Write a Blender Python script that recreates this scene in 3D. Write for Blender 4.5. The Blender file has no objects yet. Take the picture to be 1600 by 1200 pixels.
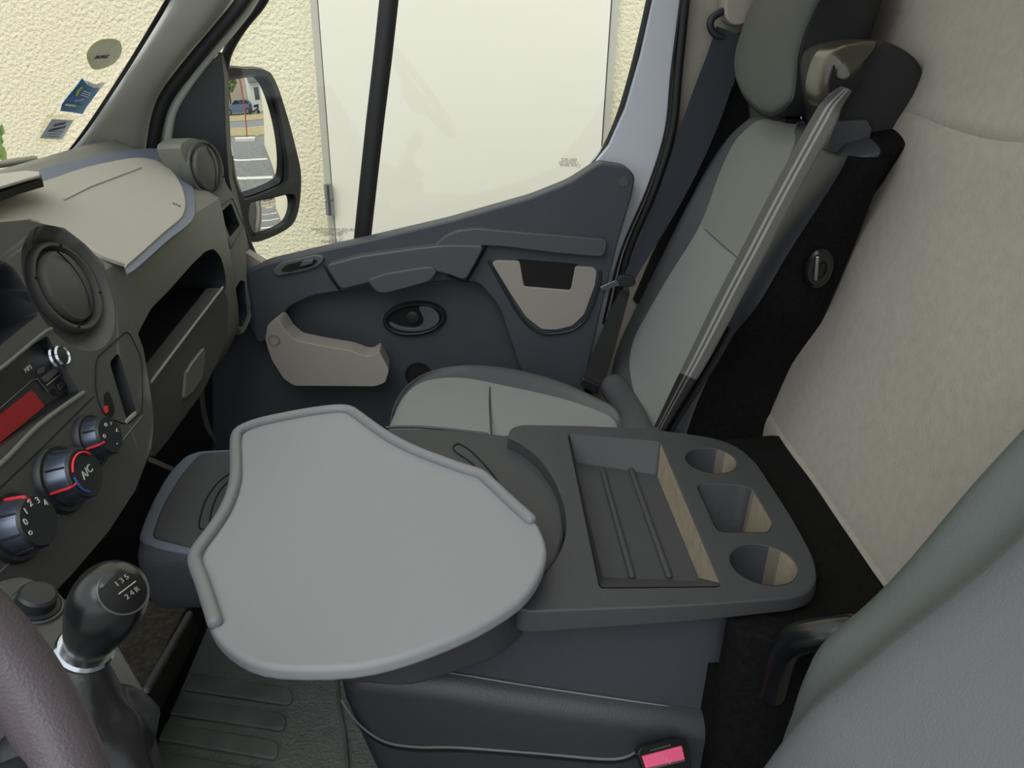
import bpy, bmesh, math, random
from mathutils import Vector as V, Matrix, noise
from math import sin, cos, pi, radians
random.seed(4)
SC = bpy.context.scene
COL = SC.collection
# ------------------------------------------------------------------ camera
F = 1200.0
CAM = V((0, 0, 1.2))
PITCH, YAW, ROLL = radians(24.8), radians(2.0), radians(1.3)
fwd = V((sin(YAW)*cos(PITCH), cos(YAW)*cos(PITCH), -sin(PITCH)))
r0 = V((cos(YAW), -sin(YAW), 0)); u0 = r0.cross(fwd)
RT = r0*cos(ROLL)+u0*sin(ROLL); UP = u0*cos(ROLL)-r0*sin(ROLL)
cd = bpy.data.cameras.new('camera'); cam = bpy.data.objects.new('camera', cd); COL.objects.link(cam)
cd.sensor_fit = 'HORIZONTAL'; cd.sensor_width = 36; cd.lens = 36*F/1600; cd.clip_start = .01
cam.matrix_world = Matrix(((RT.x, UP.x, -fwd.x, CAM.x), (RT.y, UP.y, -fwd.y, CAM.y), (RT.z, UP.z, -fwd.z, CAM.z), (0, 0, 0, 1)))
SC.camera = cam
# ------------------------------------------------------------------ light
w = bpy.data.worlds.new('sky'); SC.world = w; w.use_nodes = True
bg = w.node_tree.nodes['Background']; bg.inputs[0].default_value = (.93, .97, 1, 1); bg.inputs[1].default_value = 1.0
SC.view_settings.view_transform = 'Standard'; SC.view_settings.look = 'None'
SC.view_settings.gamma = 1; SC.view_settings.use_curve_mapping = False
SC.view_settings.exposure = 0.30
sd = bpy.data.lights.new('sun', 'SUN'); sd.energy = 1.3; sd.angle = radians(50); sd.color = (1, .98, .95)
so = bpy.data.objects.new('sun', sd); COL.objects.link(so)
so.rotation_euler = (radians(38), radians(-12), 0)

# ------------------------------------------------------------------ helpers
def lin(c): c = c/255; return c/12.92 if c <= .04045 else ((c+.055)/1.055)**2.4
def rgb(r, g, b): return (lin(r), lin(g), lin(b), 1)
MATS = {}
def mat(name, col, rough=.5, bump=None, metal=0, spec=.5, var=0, vscale=20, emit=None, coat=0, sheen=0, detail=3, bd=.002):
    """bump = (scale, strength[, kind])   kind: noise | weave | voronoi"""
    m = bpy.data.materials.new(name); m.use_nodes = True; nt = m.node_tree; b = nt.nodes['Principled BSDF']
    c = rgb(*col); b.inputs['Base Color'].default_value = c
    b.inputs['Roughness'].default_value = rough; b.inputs['Metallic'].default_value = metal
    b.inputs['Specular IOR Level'].default_value = spec
    if coat: b.inputs['Coat Weight'].default_value = coat
    if sheen: b.inputs['Sheen Weight'].default_value = sheen
    tc = nt.nodes.new('ShaderNodeTexCoord')
    if var:
        n = nt.nodes.new('ShaderNodeTexNoise'); n.inputs['Scale'].default_value = vscale; n.inputs['Detail'].default_value = 4
        nt.links.new(tc.outputs['Object'], n.inputs['Vector'])
        r = nt.nodes.new('ShaderNodeValToRGB')
        r.color_ramp.elements[0].position = .3; r.color_ramp.elements[1].position = .7
        r.color_ramp.elements[0].color = tuple(x*(1-var) for x in c[:3])+(1,)
        r.color_ramp.elements[1].color = tuple(min(1, x*(1+var)) for x in c[:3])+(1,)
        nt.links.new(n.outputs['Fac'], r.inputs[0]); nt.links.new(r.outputs[0], b.inputs['Base Color'])
    if bump:
        kind = bump[2] if len(bump) > 2 else 'noise'
        if kind == 'noise':
            t = nt.nodes.new('ShaderNodeTexNoise'); t.inputs['Scale'].default_value = bump[0]; t.inputs['Detail'].default_value = detail
            nt.links.new(tc.outputs['Object'], t.inputs['Vector']); h = t.outputs['Fac']
        elif kind == 'voronoi':
            t = nt.nodes.new('ShaderNodeTexVoronoi'); t.inputs['Scale'].default_value = bump[0]
            nt.links.new(tc.outputs['Object'], t.inputs['Vector']); h = t.outputs['Distance']
        else:
            hs = []
            for d in ('X', 'Y', 'Z'):
                t = nt.nodes.new('ShaderNodeTexWave'); t.bands_direction = d; t.inputs['Scale'].default_value = bump[0]
                nt.links.new(tc.outputs['Object'], t.inputs['Vector']); hs.append(t.outputs['Fac'])
            a = nt.nodes.new('ShaderNodeMath'); a.operation = 'ADD'; nt.links.new(hs[0], a.inputs[0]); nt.links.new(hs[1], a.inputs[1])
            a2 = nt.nodes.new('ShaderNodeMath'); a2.operation = 'ADD'; nt.links.new(a.outputs[0], a2.inputs[0]); nt.links.new(hs[2], a2.inputs[1]); h = a2.outputs[0]
        bn = nt.nodes.new('ShaderNodeBump'); bn.inputs['Strength'].default_value = bump[1]; bn.inputs['Distance'].default_value = bd
        nt.links.new(h, bn.inputs['Height']); nt.links.new(bn.outputs[0], b.inputs['Normal'])
    if emit:
        b.inputs['Emission Color'].default_value = rgb(*emit[0]); b.inputs['Emission Strength'].default_value = emit[1]
    MATS[name] = m
    return m
def glass(name, tint=(1, 1, 1), refl=.06):
    m = bpy.data.materials.new(name); m.use_nodes = True; nt = m.node_tree; nt.nodes.clear()
    o = nt.nodes.new('ShaderNodeOutputMaterial'); t = nt.nodes.new('ShaderNodeBsdfTransparent'); g = nt.nodes.new('ShaderNodeBsdfGlossy')
    t.inputs[0].default_value = (*tint, 1); g.inputs['Roughness'].default_value = .02
    mx = nt.nodes.new('ShaderNodeMixShader'); mx.inputs[0].default_value = refl
    nt.links.new(t.outputs[0], mx.inputs[1]); nt.links.new(g.outputs[0], mx.inputs[2]); nt.links.new(mx.outputs[0], o.inputs[0])
    return m
def Ry(px, py):
    d = RT*((px-800)/F)+UP*((600-py)/F)+fwd
    return d
def U(px, py, pl):
    d = Ry(px, py); t = (pl[0]-CAM).dot(pl[1])/d.dot(pl[1]); return CAM+d*t
def D(px, py, t): return CAM+Ry(px, py)*t
def PX(x): return (V((x, 0, 0)), V((1, 0, 0)))
def PY(y): return (V((0, y, 0)), V((0, 1, 0)))
def PZ(z): return (V((0, 0, z)), V((0, 0, 1)))
def PL(p, n, off=0):
    n = V(n).normalized(); return (V(p)+n*off, n)
def UU(pts, pl): return [U(x, y, pl) for x, y in pts]
def spl(pts, n=6, closed=False):
    pts = [V(p) for p in pts]; out = []; N = len(pts)
    rng = range(N if closed else N-1)
    for i in rng:
        if closed: a, b, c, d = pts[(i-1) % N], pts[i], pts[(i+1) % N], pts[(i+2) % N]
        else: a, b, c, d = pts[max(i-1, 0)], pts[i], pts[i+1], pts[min(i+2, N-1)]
        for k in range(n):
            t = k/n
            out.append(.5*((2*b)+(c-a)*t+(2*a-5*b+4*c-d)*t*t+(3*b-a-3*c+d)*t**3))
    if not closed: out.append(pts[-1])
    return out
def rnd(pts, r, n=4):
    """round the corners of a closed 3-D polygon"""
    out = []; N = len(pts)
    for i in range(N):
        p, a, b = pts[i], pts[i-1], pts[(i+1) % N]
        rr = r[i] if isinstance(r, (list, tuple)) else r
        da, db = a-p, b-p
        k = min(rr, da.length*.48, db.length*.48)
        if k < 1e-5: out.append(p); continue
        A = p+da.normalized()*k; B = p+db.normalized()*k
        for j in range(n+1):
            t = j/n; out.append(A*(1-t)**2+p*2*t*(1-t)+B*t*t)
    return out
WO = {}
def tag(o, label=None, cat=None, group=None, kind=None):
    if label: o['label'] = label
    if cat: o['category'] = cat
    if group: o['group'] = group
    if kind: o['kind'] = kind
    return o
def root(name, loc, label=None, cat=None, group=None, kind=None):
    o = bpy.data.objects.new(name, None); COL.objects.link(o); o.location = loc; o.empty_display_size = .05
    WO[o.name] = V(loc); tag(o, label, cat, group, kind); return o
def mob(name, verts, faces, m, parent=None, smooth=True, fm=None, angle=35, recalc=True):
    verts = [V(v) for v in verts]
    if parent is not None: off = WO[parent.name]
    else:
        n = len(verts); off = V((sum(v.x for v in verts)/n, sum(v.y for v in verts)/n, min(v.z for v in verts)))
    me = bpy.data.meshes.new(name); me.from_pydata([v-off for v in verts], [], faces)
    ms = m if isinstance(m, (list, tuple)) else [m]
    for x in ms: me.materials.append(x)
    if fm:
        for p, k in zip(me.polygons, fm): p.material_index = k
    if recalc:
        bm = bmesh.new(); bm.from_mesh(me); bmesh.ops.recalc_face_normals(bm, faces=bm.faces); bm.to_mesh(me); bm.free()
    if smooth:
        me.shade_smooth()
        if angle: me.set_sharp_from_angle(angle=radians(angle))
    o = bpy.data.objects.new(name, me); COL.objects.link(o)
    if parent is not None: o.parent = parent
    else: o.location = off
    WO[o.name] = off
    return o
def bev(o, w, seg=3, ang=30):
    b = o.modifiers.new('bevel', 'BEVEL'); b.width = w; b.segments = seg; b.limit_method = 'ANGLE'; b.angle_limit = radians(ang); b.harden_normals = False
    for e in o.data.edges: e.use_edge_sharp = False
    wn = o.modifiers.new('wn', 'WEIGHTED_NORMAL'); wn.keep_sharp = False; wn.weight = 80
    return o
def slab(name, out, d, m, parent=None, b=0, seg=3):
    """solid with outline `out`, the other face displaced by d"""
    out = [V(p) for p in out]; d = V(d); n = len(out)
    vs = out+[p+d for p in out]
    fs = [tuple(range(n)), tuple(range(2*n-1, n-1, -1))]+[(i, (i+1) % n, n+(i+1) % n, n+i) for i in range(n)]
    o = mob(name, vs, fs, m, parent)
    if b: bev(o, b, seg)
    return o
def frus(name, a, b_, m, parent=None, b=0):
    n = len(a); vs = list(a)+list(b_)
    fs = [tuple(range(n)), tuple(range(2*n-1, n-1, -1))]+[(i, (i+1) % n, n+(i+1) % n, n+i) for i in range(n)]
    o = mob(name, vs, fs, m, parent)
    if b: bev(o, b)
    return o
def loft(name, rows, m, parent=None, cu=False, cap=False, sub=0, colm=None, rowm=None, cv=False, angle=60):
    nr, nc = len(rows), len(rows[0]); vs = [p for r in rows for p in r]; fs = []; fm = []
    for i in range(nr if cv else nr-1):
        for j in range(nc if cu else nc-1):
            j2 = (j+1) % nc; i2 = (i+1) % nr
            fs.append((i*nc+j, i*nc+j2, i2*nc+j2, i2*nc+j))
            fm.append(colm[j] if colm else (rowm[i] if rowm else 0))
    if cap:
        fs.append(tuple(range(nc))); fs.append(tuple(range((nr-1)*nc, nr*nc))); fm += [fm[0], fm[-1]]
    o = mob(name, vs, fs, m, parent, fm=fm, angle=angle)
    if sub:
        s = o.modifiers.new('sub', 'SUBSURF'); s.levels = sub; s.render_levels = sub
        for e in o.data.edges: e.use_edge_sharp = False
    return o
def frames(pts, closed, upd=None):
    n = len(pts); T = []
    for i in range(n):
        a = pts[(i-1) % n] if (closed or i > 0) else pts[i]; b = pts[(i+1) % n] if (closed or i < n-1) else pts[i]
        T.append((b-a).normalized())
    up = V(upd) if upd is not None else (V((0, 0, 1)) if abs(T[0].z) < .9 else V((1, 0, 0)))
    N = []
    for i in range(n):
        nn = up-T[i]*up.dot(T[i]); nn.normalize(); N.append(nn)
        if upd is None: up = nn
    return T, N
def tube(name, pts, r, m, parent=None, closed=False, n=10, flat=1.0, up=None, round_end=True):
    pts = [V(p) for p in pts]; T, N = frames(pts, closed, up); rows = []
    k = len(pts); R = r if isinstance(r, (list, tuple)) else [r]*k
    idx = list(range(k)); seq = []
    if round_end and not closed:
        for a in (.15, .5, .8): seq.append((pts[0]-T[0]*R[0]*(1-a)*.9, 0, R[0]*math.sqrt(max(0, 1-(1-a)**2))))
    for i in idx: seq.append((pts[i], i, R[i]))
    if round_end and not closed:
        for a in (.8, .5, .15): seq.append((pts[-1]+T[-1]*R[-1]*(1-a)*.9, k-1, R[-1]*math.sqrt(max(0, 1-(1-a)**2))))
    for p, i, rr in seq:
        B = T[i].cross(N[i])
        rows.append([p+N[i]*(cos(2*pi*j/n)*rr*flat)+B*(sin(2*pi*j/n)*rr) for j in range(n)])
    return loft(name, rows, m, parent, cu=True, cap=not closed, cv=closed)
def basis(n, up=(0, 0, 1)):
    n = V(n).normalized(); a = V(up)-n*V(up).dot(n)
    if a.length < 1e-4: a = V((1, 0, 0))-n*n.x
    a.normalize(); return n, a, a.cross(n)
def lathe(name, prof, c, axis, m, parent=None, n=32, sx=1, sy=1, up=(0, 0, 1), rowm=None, angle=35):
    nn, a, b = basis(axis, up); c = V(c); rows = []
    for r, h in prof: rows.append([c+nn*h+a*(cos(2*pi*j/n)*r*sx)+b*(sin(2*pi*j/n)*r*sy) for j in range(n)])
    return loft(name, rows, m, parent, cu=True, cap=True, rowm=rowm, angle=angle)
def circ(c, nrm, r, n=32, sx=1, sy=1, up=(0, 0, 1)):
    nn, a, b = basis(nrm, up); return [V(c)+a*cos(2*pi*j/n)*r*sx+b*sin(2*pi*j/n)*r*sy for j in range(n)]
def box(name, c, s, m, parent=None, b=0, R=None):
    R = R or Matrix.Identity(3); c = V(c)
    vs = [c+R@V((x*s[0]/2, y*s[1]/2, z*s[2]/2)) for x in (-1, 1) for y in (-1, 1) for z in (-1, 1)]
    fs = [(0, 1, 3, 2), (4, 6, 7, 5), (0, 4, 5, 1), (2, 3, 7, 6), (0, 2, 6, 4), (1, 5, 7, 3)]
    o = mob(name, vs, fs, m, parent, smooth=False)
    if b: bev(o, b)
    return o
def cut(o, cutters, angle=35, keep_mat=True):
    for c in cutters:
        md = o.modifiers.new('b', 'BOOLEAN'); md.operation = 'DIFFERENCE'; md.solver = 'EXACT'; md.object = c
    bpy.context.view_layer.update()
    dg = bpy.context.evaluated_depsgraph_get(); ev = o.evaluated_get(dg)
    me = bpy.data.meshes.new_from_object(ev, preserve_all_data_layers=True, depsgraph=dg)
    o.modifiers.clear(); o.data = me; me.shade_smooth(); me.set_sharp_from_angle(angle=radians(angle))
    for c in cutters: bpy.data.objects.remove(c, do_unlink=True)
    return o
def ribbon(name, pts, wds, th, m, parent=None, cols=None, colm=None):
    """belt webbing: pts centre line, wds half-width vectors"""
    cols = cols or [-1, 1]; rows = []
    k = len(pts)
    for i, (p, wv) in enumerate(zip(pts, wds)):
        t = (pts[min(i+1, k-1)]-pts[max(i-1, 0)]).normalized(); nn = t.cross(wv).normalized()*th/2
        rows.append([p+wv*c+nn for c in cols]+[p+wv*c-nn for c in reversed(cols)])
    nc = len(cols)
    cm = None
    if colm: cm = list(colm)+[0]+list(reversed(colm))+[0]
    return loft(name, rows, m, parent, cu=True, cap=True, colm=cm, angle=50)
def text(name, s, c, nrm, up, size, m, parent=None, th=.0004, mirror=False, align='CENTER'):
    cu = bpy.data.curves.new(name, 'FONT'); cu.body = s; cu.size = size; cu.extrude = th; cu.align_x = align; cu.align_y = 'CENTER'
    t = bpy.data.objects.new(name, cu); COL.objects.link(t); bpy.context.view_layer.update()
    dg = bpy.context.evaluated_depsgraph_get(); me = bpy.data.meshes.new_from_object(t.evaluated_get(dg))
    bpy.data.objects.remove(t, do_unlink=True)
    nn, a, b = basis(nrm, up)     # a = up, b = a x n = right
    vs = [V(c)+b*(v.co.x*(-1 if mirror else 1))+a*v.co.y+nn*v.co.z for v in me.vertices]
    fs = [tuple(p.vertices) for p in me.polygons]
    bpy.data.meshes.remove(me)
    return mob(name, vs, fs, m, parent, smooth=False)
def join_text(parts): pass

# ------------------------------------------------------------------ materials
M_wall = mat('stucco', (238, 229, 198), .95, (80, .75), var=.04, vscale=60, detail=4, bd=.014)
M_gatepanel = mat('gate_paint', (236, 232, 214), .55)
M_gateedge = mat('gate_edge', (186, 184, 170), .5)
M_dark = mat('dark_gap', (52, 52, 48), .8)
M_dash = mat('dash_plastic', (112, 113, 106), .5, (900, .35), spec=.4)
M_dash2 = mat('dash_lower_plastic', (78, 79, 78), .5, (900, .35), spec=.4)
M_air = mat('light_plastic', (166, 163, 154), .6, (1400, .15), spec=.3)
M_bord = mat('dash_border', (104, 112, 126), .45, (900, .25))
M_blk = mat('black_plastic', (36, 38, 42), .45, (1200, .1))
M_black = mat('deep_black', (10, 10, 11), .8)
M_door = mat('door_plastic', (64, 69, 76), .5, (1000, .3), spec=.45, var=.06, vscale=9)
M_door2 = mat('door_plastic_ledge', (74, 78, 84), .48, (1000, .25), spec=.45)
M_grey = mat('grey_plastic', (150, 145, 138), .5, (900, .2))
M_pillar = mat('pillar_grey', (196, 198, 192), .6, (700, .15), var=.05, vscale=6)
M_bpil = mat('pillar_beige', (168, 163, 150), .6, (700, .15))
M_white = mat('white_paint', (196, 202, 210), .3, spec=.5)
M_rub = mat('rubber', (24, 24, 26), .6)
M_seal = mat('seal_grey', (84, 86, 88), .55)
M_leath = mat('seat_vinyl', (84, 86, 88), .42, (500, .25), spec=.45)
M_leathd = mat('seat_vinyl_dark', (66, 68, 74), .42, (500, .25), spec=.45)
M_fab = mat('seat_fabric', (128, 134, 131), .8, (700, .3, 'weave'), sheen=.2)
M_fab2 = mat('seat_fabric_upper', (120, 123, 114), .8, (700, .3, 'weave'), sheen=.2)
M_weave = mat('side_fabric', (78, 80, 90), .75, (260, .6, 'weave'))
M_head = mat('headrest_fabric', (86, 89, 84), .85, (600, .4, 'weave'))
M_headd = mat('headrest_side', (46, 47, 47), .85, (600, .4, 'weave'))
M_felt = mat('black_felt', (24, 24, 24), .98, (500, .8), var=.3, vscale=150, spec=.1)
M_carp = mat('carpet_brownblack', (66, 64, 56), .98, (400, .9), var=.35, vscale=120, spec=.1)
M_bulk = mat('bulkhead_felt', (170, 165, 155), .97, (260, .4), var=.05, vscale=70, spec=.1)
M_tray = mat('tray_grey', (139, 143, 147), .5, (1500, .12), spec=.4)
M_trayr = mat('tray_rim_grey', (124, 126, 129), .5, (1500, .12), spec=.45)
M_cons = mat('console_plastic', (64, 66, 69), .52, (900, .3), spec=.4)
M_dust_lit = mat('dusty_lit_plastic', (138, 129, 113), .9, (600, .3), var=.12, vscale=60, spec=.1)  # dust tone that also carries the windscreen light on rear walls
M_mat = mat('rubber_mat', (126, 131, 129), .55, (170, .8, 'voronoi'), var=.1, vscale=30)
M_matr = mat('rubber_mat_rib', (112, 117, 116), .5, (300, .2), var=.25, vscale=14)
M_chrome = mat('chrome', (200, 205, 212), .15, metal=1)
M_metal = mat('dull_metal', (150, 152, 155), .35, metal=1)
M_knob = mat('gloss_black', (24, 25, 27), .25, (600, .05), spec=.6)
M_knobm = mat('knob_body', (88, 98, 116), .25, metal=.7)
M_red = mat('red_mark', (220, 50, 60), .5)
M_blue = mat('blue_mark', (50, 90, 160), .5)
M_wht = mat('white_print', (200, 200, 196), .6)
M_lcd = mat('red_lcd', (110, 30, 30), .3, emit=((140, 34, 34), .22))
M_lcdt = mat('red_lcd_digits', (190, 60, 55), .3, emit=((220, 60, 50), .6))
M_belt = mat('belt_webbing', (52, 56, 64), .6, (600, .5, 'weave'))
M_beltg = mat('belt_webbing_grey', (98, 99, 98), .55, (600, .5, 'weave'))
M_belts = mat('belt_stripe', (158, 160, 160), .5, (600, .4, 'weave'))
M_pink = mat('pink_button', (240, 96, 140), .45)
M_olive = mat('satin_tower_cap', (64, 62, 50), .25, spec=.7)
M_boot = mat('boot_leather', (34, 34, 36), .35, (90, .5))
M_wheel = mat('wheel_leather', (88, 80, 86), .45, (600, .3))
M_drv = mat('driver_seat_vinyl', (104, 108, 112), .6, (500, .3), spec=.35)
M_drv2 = mat('driver_seat_side', (92, 99, 98), .6, (500, .3), spec=.35)
M_mirror = mat('mirror_silver', (240, 242, 242), .0, metal=1)
M_glass = glass('window_glass', (.97, .985, .975), .025)
M_wsglass = glass('windscreen_glass', (.98, .985, .97), .03)
M_stit = mat('stitching', (120, 122, 126), .7)

# ================================================================== OUTSIDE
WY = 2.9
o = mob('wall_outside', [V((x, y, z)) for y in (WY, WY+.3) for x, z in ((-6, -.6), (6.3, -.6), (6.3, 5), (-6, 5))],
        [(0, 1, 2, 3), (4, 7, 6, 5), (0, 4, 5, 1), (3, 2, 6, 7), (1, 5, 6, 2), (0, 3, 7, 4)], M_wall, smooth=False); tag(o, kind='structure')
gt = root('metal_door', (U(730, 300, PY(WY)).x, WY-.03, -.5), 'smooth pale cream metal door in the stucco wall outside the side window', 'door')
gx0, gx1 = U(516, 200, PY(WY)).x, U(944, 120, PY(WY)).x
slab('door_leaf', [V((gx0, WY-.045, -.5)), V((gx1, WY-.045, -.5)), V((gx1, WY-.045, 2.6)), V((gx0, WY-.045, 2.6))], (0, .04, 0), M_gatepanel, gt, .002)
for nm, xa, xb in (('door_frame', gx0-.03, gx0-.006), ('door_frame', gx1+.006, gx1+.03)):
    slab(nm, [V((xa, WY-.03, -.5)), V((xb, WY-.03, -.5)), V((xb, WY-.03, 2.6)), V((xa, WY-.03, 2.6))], (0, .03, 0), M_gateedge, gt, .002)
for xa, xb in ((gx0-.006, gx0), (gx1, gx1+.006)):
    slab('gap_seal', [V((xa, WY-.02, -.5)), V((xb, WY-.02, -.5)), V((xb, WY-.02, 2.6)), V((xa, WY-.02, 2.6))], (0, .018, 0), M_dark, gt)
hz = U(512, 312, PY(WY-.06)).z
h = lathe('hinge', [(.001, -.055), (.015, -.055), (.015, -.003), (.011, -.002), (.011, .002), (.015, .003), (.015, .055), (.001, .055)], (gx0-.012, WY-.062, hz), (0, 0, 1), M_metal, gt, 16)

# ================================================================== CAB SHELL
fl = slab('floor', [V((-1.5, -.25, 0)), V((.55, -.25, 0)), V((.55, 1.66, 0)), V((-1.5, 1.66, 0))], (0, 0, -.04), M_black); tag(fl, kind='structure')
fw = slab('wall_front', [V((-1.30, -.25, 0)), V((-1.30, 1.66, 0)), V((-.93, 1.66, .84)), V((-.93, -.25, .84))], (-.03, 0, 0), M_black); tag(fw, kind='structure')
sw0 = slab('wall_side', [V((-1.35, 1.64, 0)), V((-.50, 1.64, 0)), V((-.50, 1.64, .60)), V((-.62, 1.64, .90)), V((-.95, 1.64, .90))], (0, .04, 0), M_black); tag(sw0, kind='structure')
# bulkhead
prof = [(.53, 0), (.515, .3), (.508, .55), (.516, .60), (.530, .66), (.560, .80), (.590, .98), (.602, 1.06), (.612, 1.09), (.628, 1.115), (.640, 1.18), (.655, 1.3), (.665, 1.5), (.67, 1.9)]
zs = spl([V((x, 0, z)) for x, z in prof], 6)
rows = []
for p in zs:
    row = []
    for k in range(61):
        y = -.4+2.1*k/60
        q = V((p.x, y, p.z)); dn = noise.noise(V((y*3.0, p.z*3.2, 1.7)))*.010+noise.noise(V((y*9, p.z*7, 5.1)))*.0035
        if p.z > 1.1: dn += .010*sin((p.z-1.1)*9+y*5)
        q.x += dn
        row.append(q)
    rows.append(row)
wr = loft('wall_rear', rows, M_bulk, angle=None); tag(wr, kind='structure')
so_ = wr.modifiers.new('s', 'SOLIDIFY'); so_.thickness = .03; so_.offset = -1 if wr.data.polygons[0].normal.x > 0 else 1
bt = lathe('trim_button', [(.001, 0), (.011, 0), (.011, .004), (.008, .007), (.001, .008)], U(1431, 240, PL((.60, 0, 1.08), (1, 0, -.25)))-V((.0, 0, 0)), (-1, 0, .25), M_bulk, None, 20)
tag(bt, 'small round beige trim button on the felt bulkhead near its ridge', 'trim button')

# A pillar trim
Lp = [(267, -25), (255, 15), (200, 107), (165, 160), (133, 207), (105, 240), (80, 262)]
Rp = [(378, -25), (345, 25), (300, 77), (272, 112), (250, 147), (238, 180), (226, 240)]
rows = []
for (a, b) in zip(Lp, Rp):
    A = U(*a, PY(1.44)); B = U(*b, PY(1.585))
    mid = (A+B)/2; nv = V((.35, -.8, .3)).normalized()
    rows.append([A+V((-.02, .05, 0)), A, A*.7+B*.3+nv*.016, mid+nv*.022, A*.3+B*.7+nv*.014, B, B+V((0, .05, 0))])
rows = [spl([r[i] for r in rows], 4) for i in range(7)]; rows = list(map(list, zip(*rows)))
ap = loft('trim_1', rows, M_pillar, cu=True, cap=True, sub=1); tag(ap, kind='structure')
# windscreen + black frit
WS = PL((-.80, 1.45, .985), (-.70, 0, .715))
wsu = V((.714, 0, .70)).normalized()
g = slab('window_1', [V((-.93, 1.47, .855)), V((-.93, -.25, .855)), V((-.93, -.25, .855))+wsu*.95, V((-.93, 1.47, .855))+wsu*.95], WS[1]*.005, M_wsglass); tag(g, kind='structure')
fr = spl([U(x, y, PL((-.80, 1.45, .985), (-.70, 0, .715), -.004)) for x, y in [(280, -30), (268, -8), (200, 105), (133, 206), (92, 256), (62, 278), (20, 292), (-60, 305)]], 8)
tt = ribbon('trim_2', fr, [V((0, 0, 0))]*len(fr), .002, M_black) if False else tube('trim_2', fr, .0115, M_black, None, n=8, flat=.25, up=tuple(WS[1])); tag(tt, kind='structure')

# stickers on the windscreen
WSi = PL((-.80, 1.45, .985), (-.70, 0, .715), -.003)
nW = -WSi[1]
upW = wsu
M_s1 = mat('sticker_pale_green', (236, 234, 176), .6, var=.08, vscale=60); M_s1b = mat('sticker_pale_grey', (232, 234, 214), .6, var=.08, vscale=60)
M_s2 = mat('sticker_blue', (20, 116, 190), .5); M_s2w = mat('sticker_white', (240, 240, 232), .5); M_lime = mat('sticker_lime', (196, 206, 80), .5); M_s2g = mat('sticker_green', (30, 150, 140), .5)
M_s3 = mat('sticker_lavender', (216, 224, 246), .6); M_ink = mat('sticker_ink', (96, 98, 120), .7); M_clear = glass('clear_film', (.95, .94, .88), .03)
s1 = root('round_sticker', U(162, 84, WSi), 'round pale green sticker on the windscreen, the top one of three', 'sticker')
e = []
for x, y in [(135, 88), (139, 75), (148, 66), (160, 61), (175, 60), (186, 64), (190, 74), (188, 86), (180, 97), (168, 104), (155, 108), (143, 106)]: e.append(U(x, y, WSi))
e = spl(e, 5, True); c = sum(e, V((0, 0, 0)))/len(e)
slab('sticker_disc', e, nW*.0006, M_s1, s1)
slab('sticker_center', [c+(p-c)*.88+nW*.0007 for p in e], nW*.0004, M_s1b, s1)
yd = (U(200, 80, WSi)-U(150, 84, WSi)); yd = V((0, 1, 0))
text('print', 'BN-210-EZ', U(158, 88, WSi)+nW*.0016, nW, upW, .010, M_ink, s1)
s2 = root('blue_sticker', U(122, 150, WSi), 'blue sticker with a lime arc and a curled white top corner on the windscreen', 'sticker')
o2 = UU([(128, 122), (137, 132), (146, 136), (157, 136), (149, 148), (140, 160), (134, 168), (129, 178), (112, 175), (94, 173), (97, 162), (106, 150), (116, 138)], WSi)
slab('sticker_sheet', o2, nW*.0006, M_s2, s2)
slab('curled_corner', [p+nW*.0012 for p in UU([(137, 132), (146, 136), (157, 136), (164, 128), (158, 127), (150, 130), (143, 129), (132, 124)], WSi)], nW*.0008, M_s2w, s2)
slab('lime_arc', [p+nW*.0012 for p in UU([(126, 134), (129, 136), (123, 142), (120, 149), (116, 148), (119, 140)], WSi)], nW*.0004, M_lime, s2)
for i, (a, b) in enumerate([((129, 141), (141, 145)), ((127, 144), (139, 148)), ((125, 147), (137, 151))]):
    A, B = U(*a, WSi)+nW*.0014, U(*b, WSi)+nW*.0014; tube('print_line', [A, B], .0011, M_s3, s2, n=6)
slab('white_band', [p+nW*.0012 for p in UU([(101, 161), (118, 163), (117, 166), (100, 164)], WSi)], nW*.0004, M_s2w, s2)
slab('green_band', [p+nW*.0012 for p in UU([(118, 163), (129, 164), (128, 168), (117, 166)], WSi)], nW*.0004, M_s2g, s2)
text('print', 'Assurance', U(123, 155, WSi)+nW*.0014, nW, upW, .008, M_s3, s2)
s3 = root('paper_sticker', U(85, 203, WSi), 'small lavender printed sticker in a clear sleeve low on the windscreen', 'sticker')
slab('clear_sleeve', UU([(74, 177), (120, 181), (98, 223), (55, 220)], WSi), nW*.0004, M_clear, s3)
slab('sticker_sheet', [p+nW*.0008 for p in UU([(80, 185), (114, 187), (96, 217), (61, 215)], WSi)], nW*.0006, M_s3, s3)
for (a, s) in [((92, 193), 'BN-210-EZ'), ((88, 200), 'ASSURANCE 21')]:
    text('print', s, U(*a, WSi)+nW*.0018, nW, upW, .0085, M_ink, s3)
for yy in (204, 208, 212):
    k = (yy-185)*.6
    tube('print_line', [U(85-k+4, yy, WSi)+nW*.0016, U(108-k, yy+.8, WSi)+nW*.0016], .0005, M_ink, s3, n=5)
# wiper arm outside
WSo = PL((-.80, 1.45, .985), (-.70, 0, .715), .02)
wp = root('windscreen_wiper', U(25, 256, WSo), 'grey and black wiper arm lying at the foot of the windscreen outside', 'wiper')
wpts = [U(x, y, WSo) for x, y in [(-40, 262), (0, 257), (25, 253), (54, 248)]]
tube('arm', wpts, [.005, .006, .007, .006], M_metal, wp, n=8)
tube('blade', [p-WSo[1]*.012-V((.006, 0, .006)) for p in wpts], .003, M_rub, wp, n=6)

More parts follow.
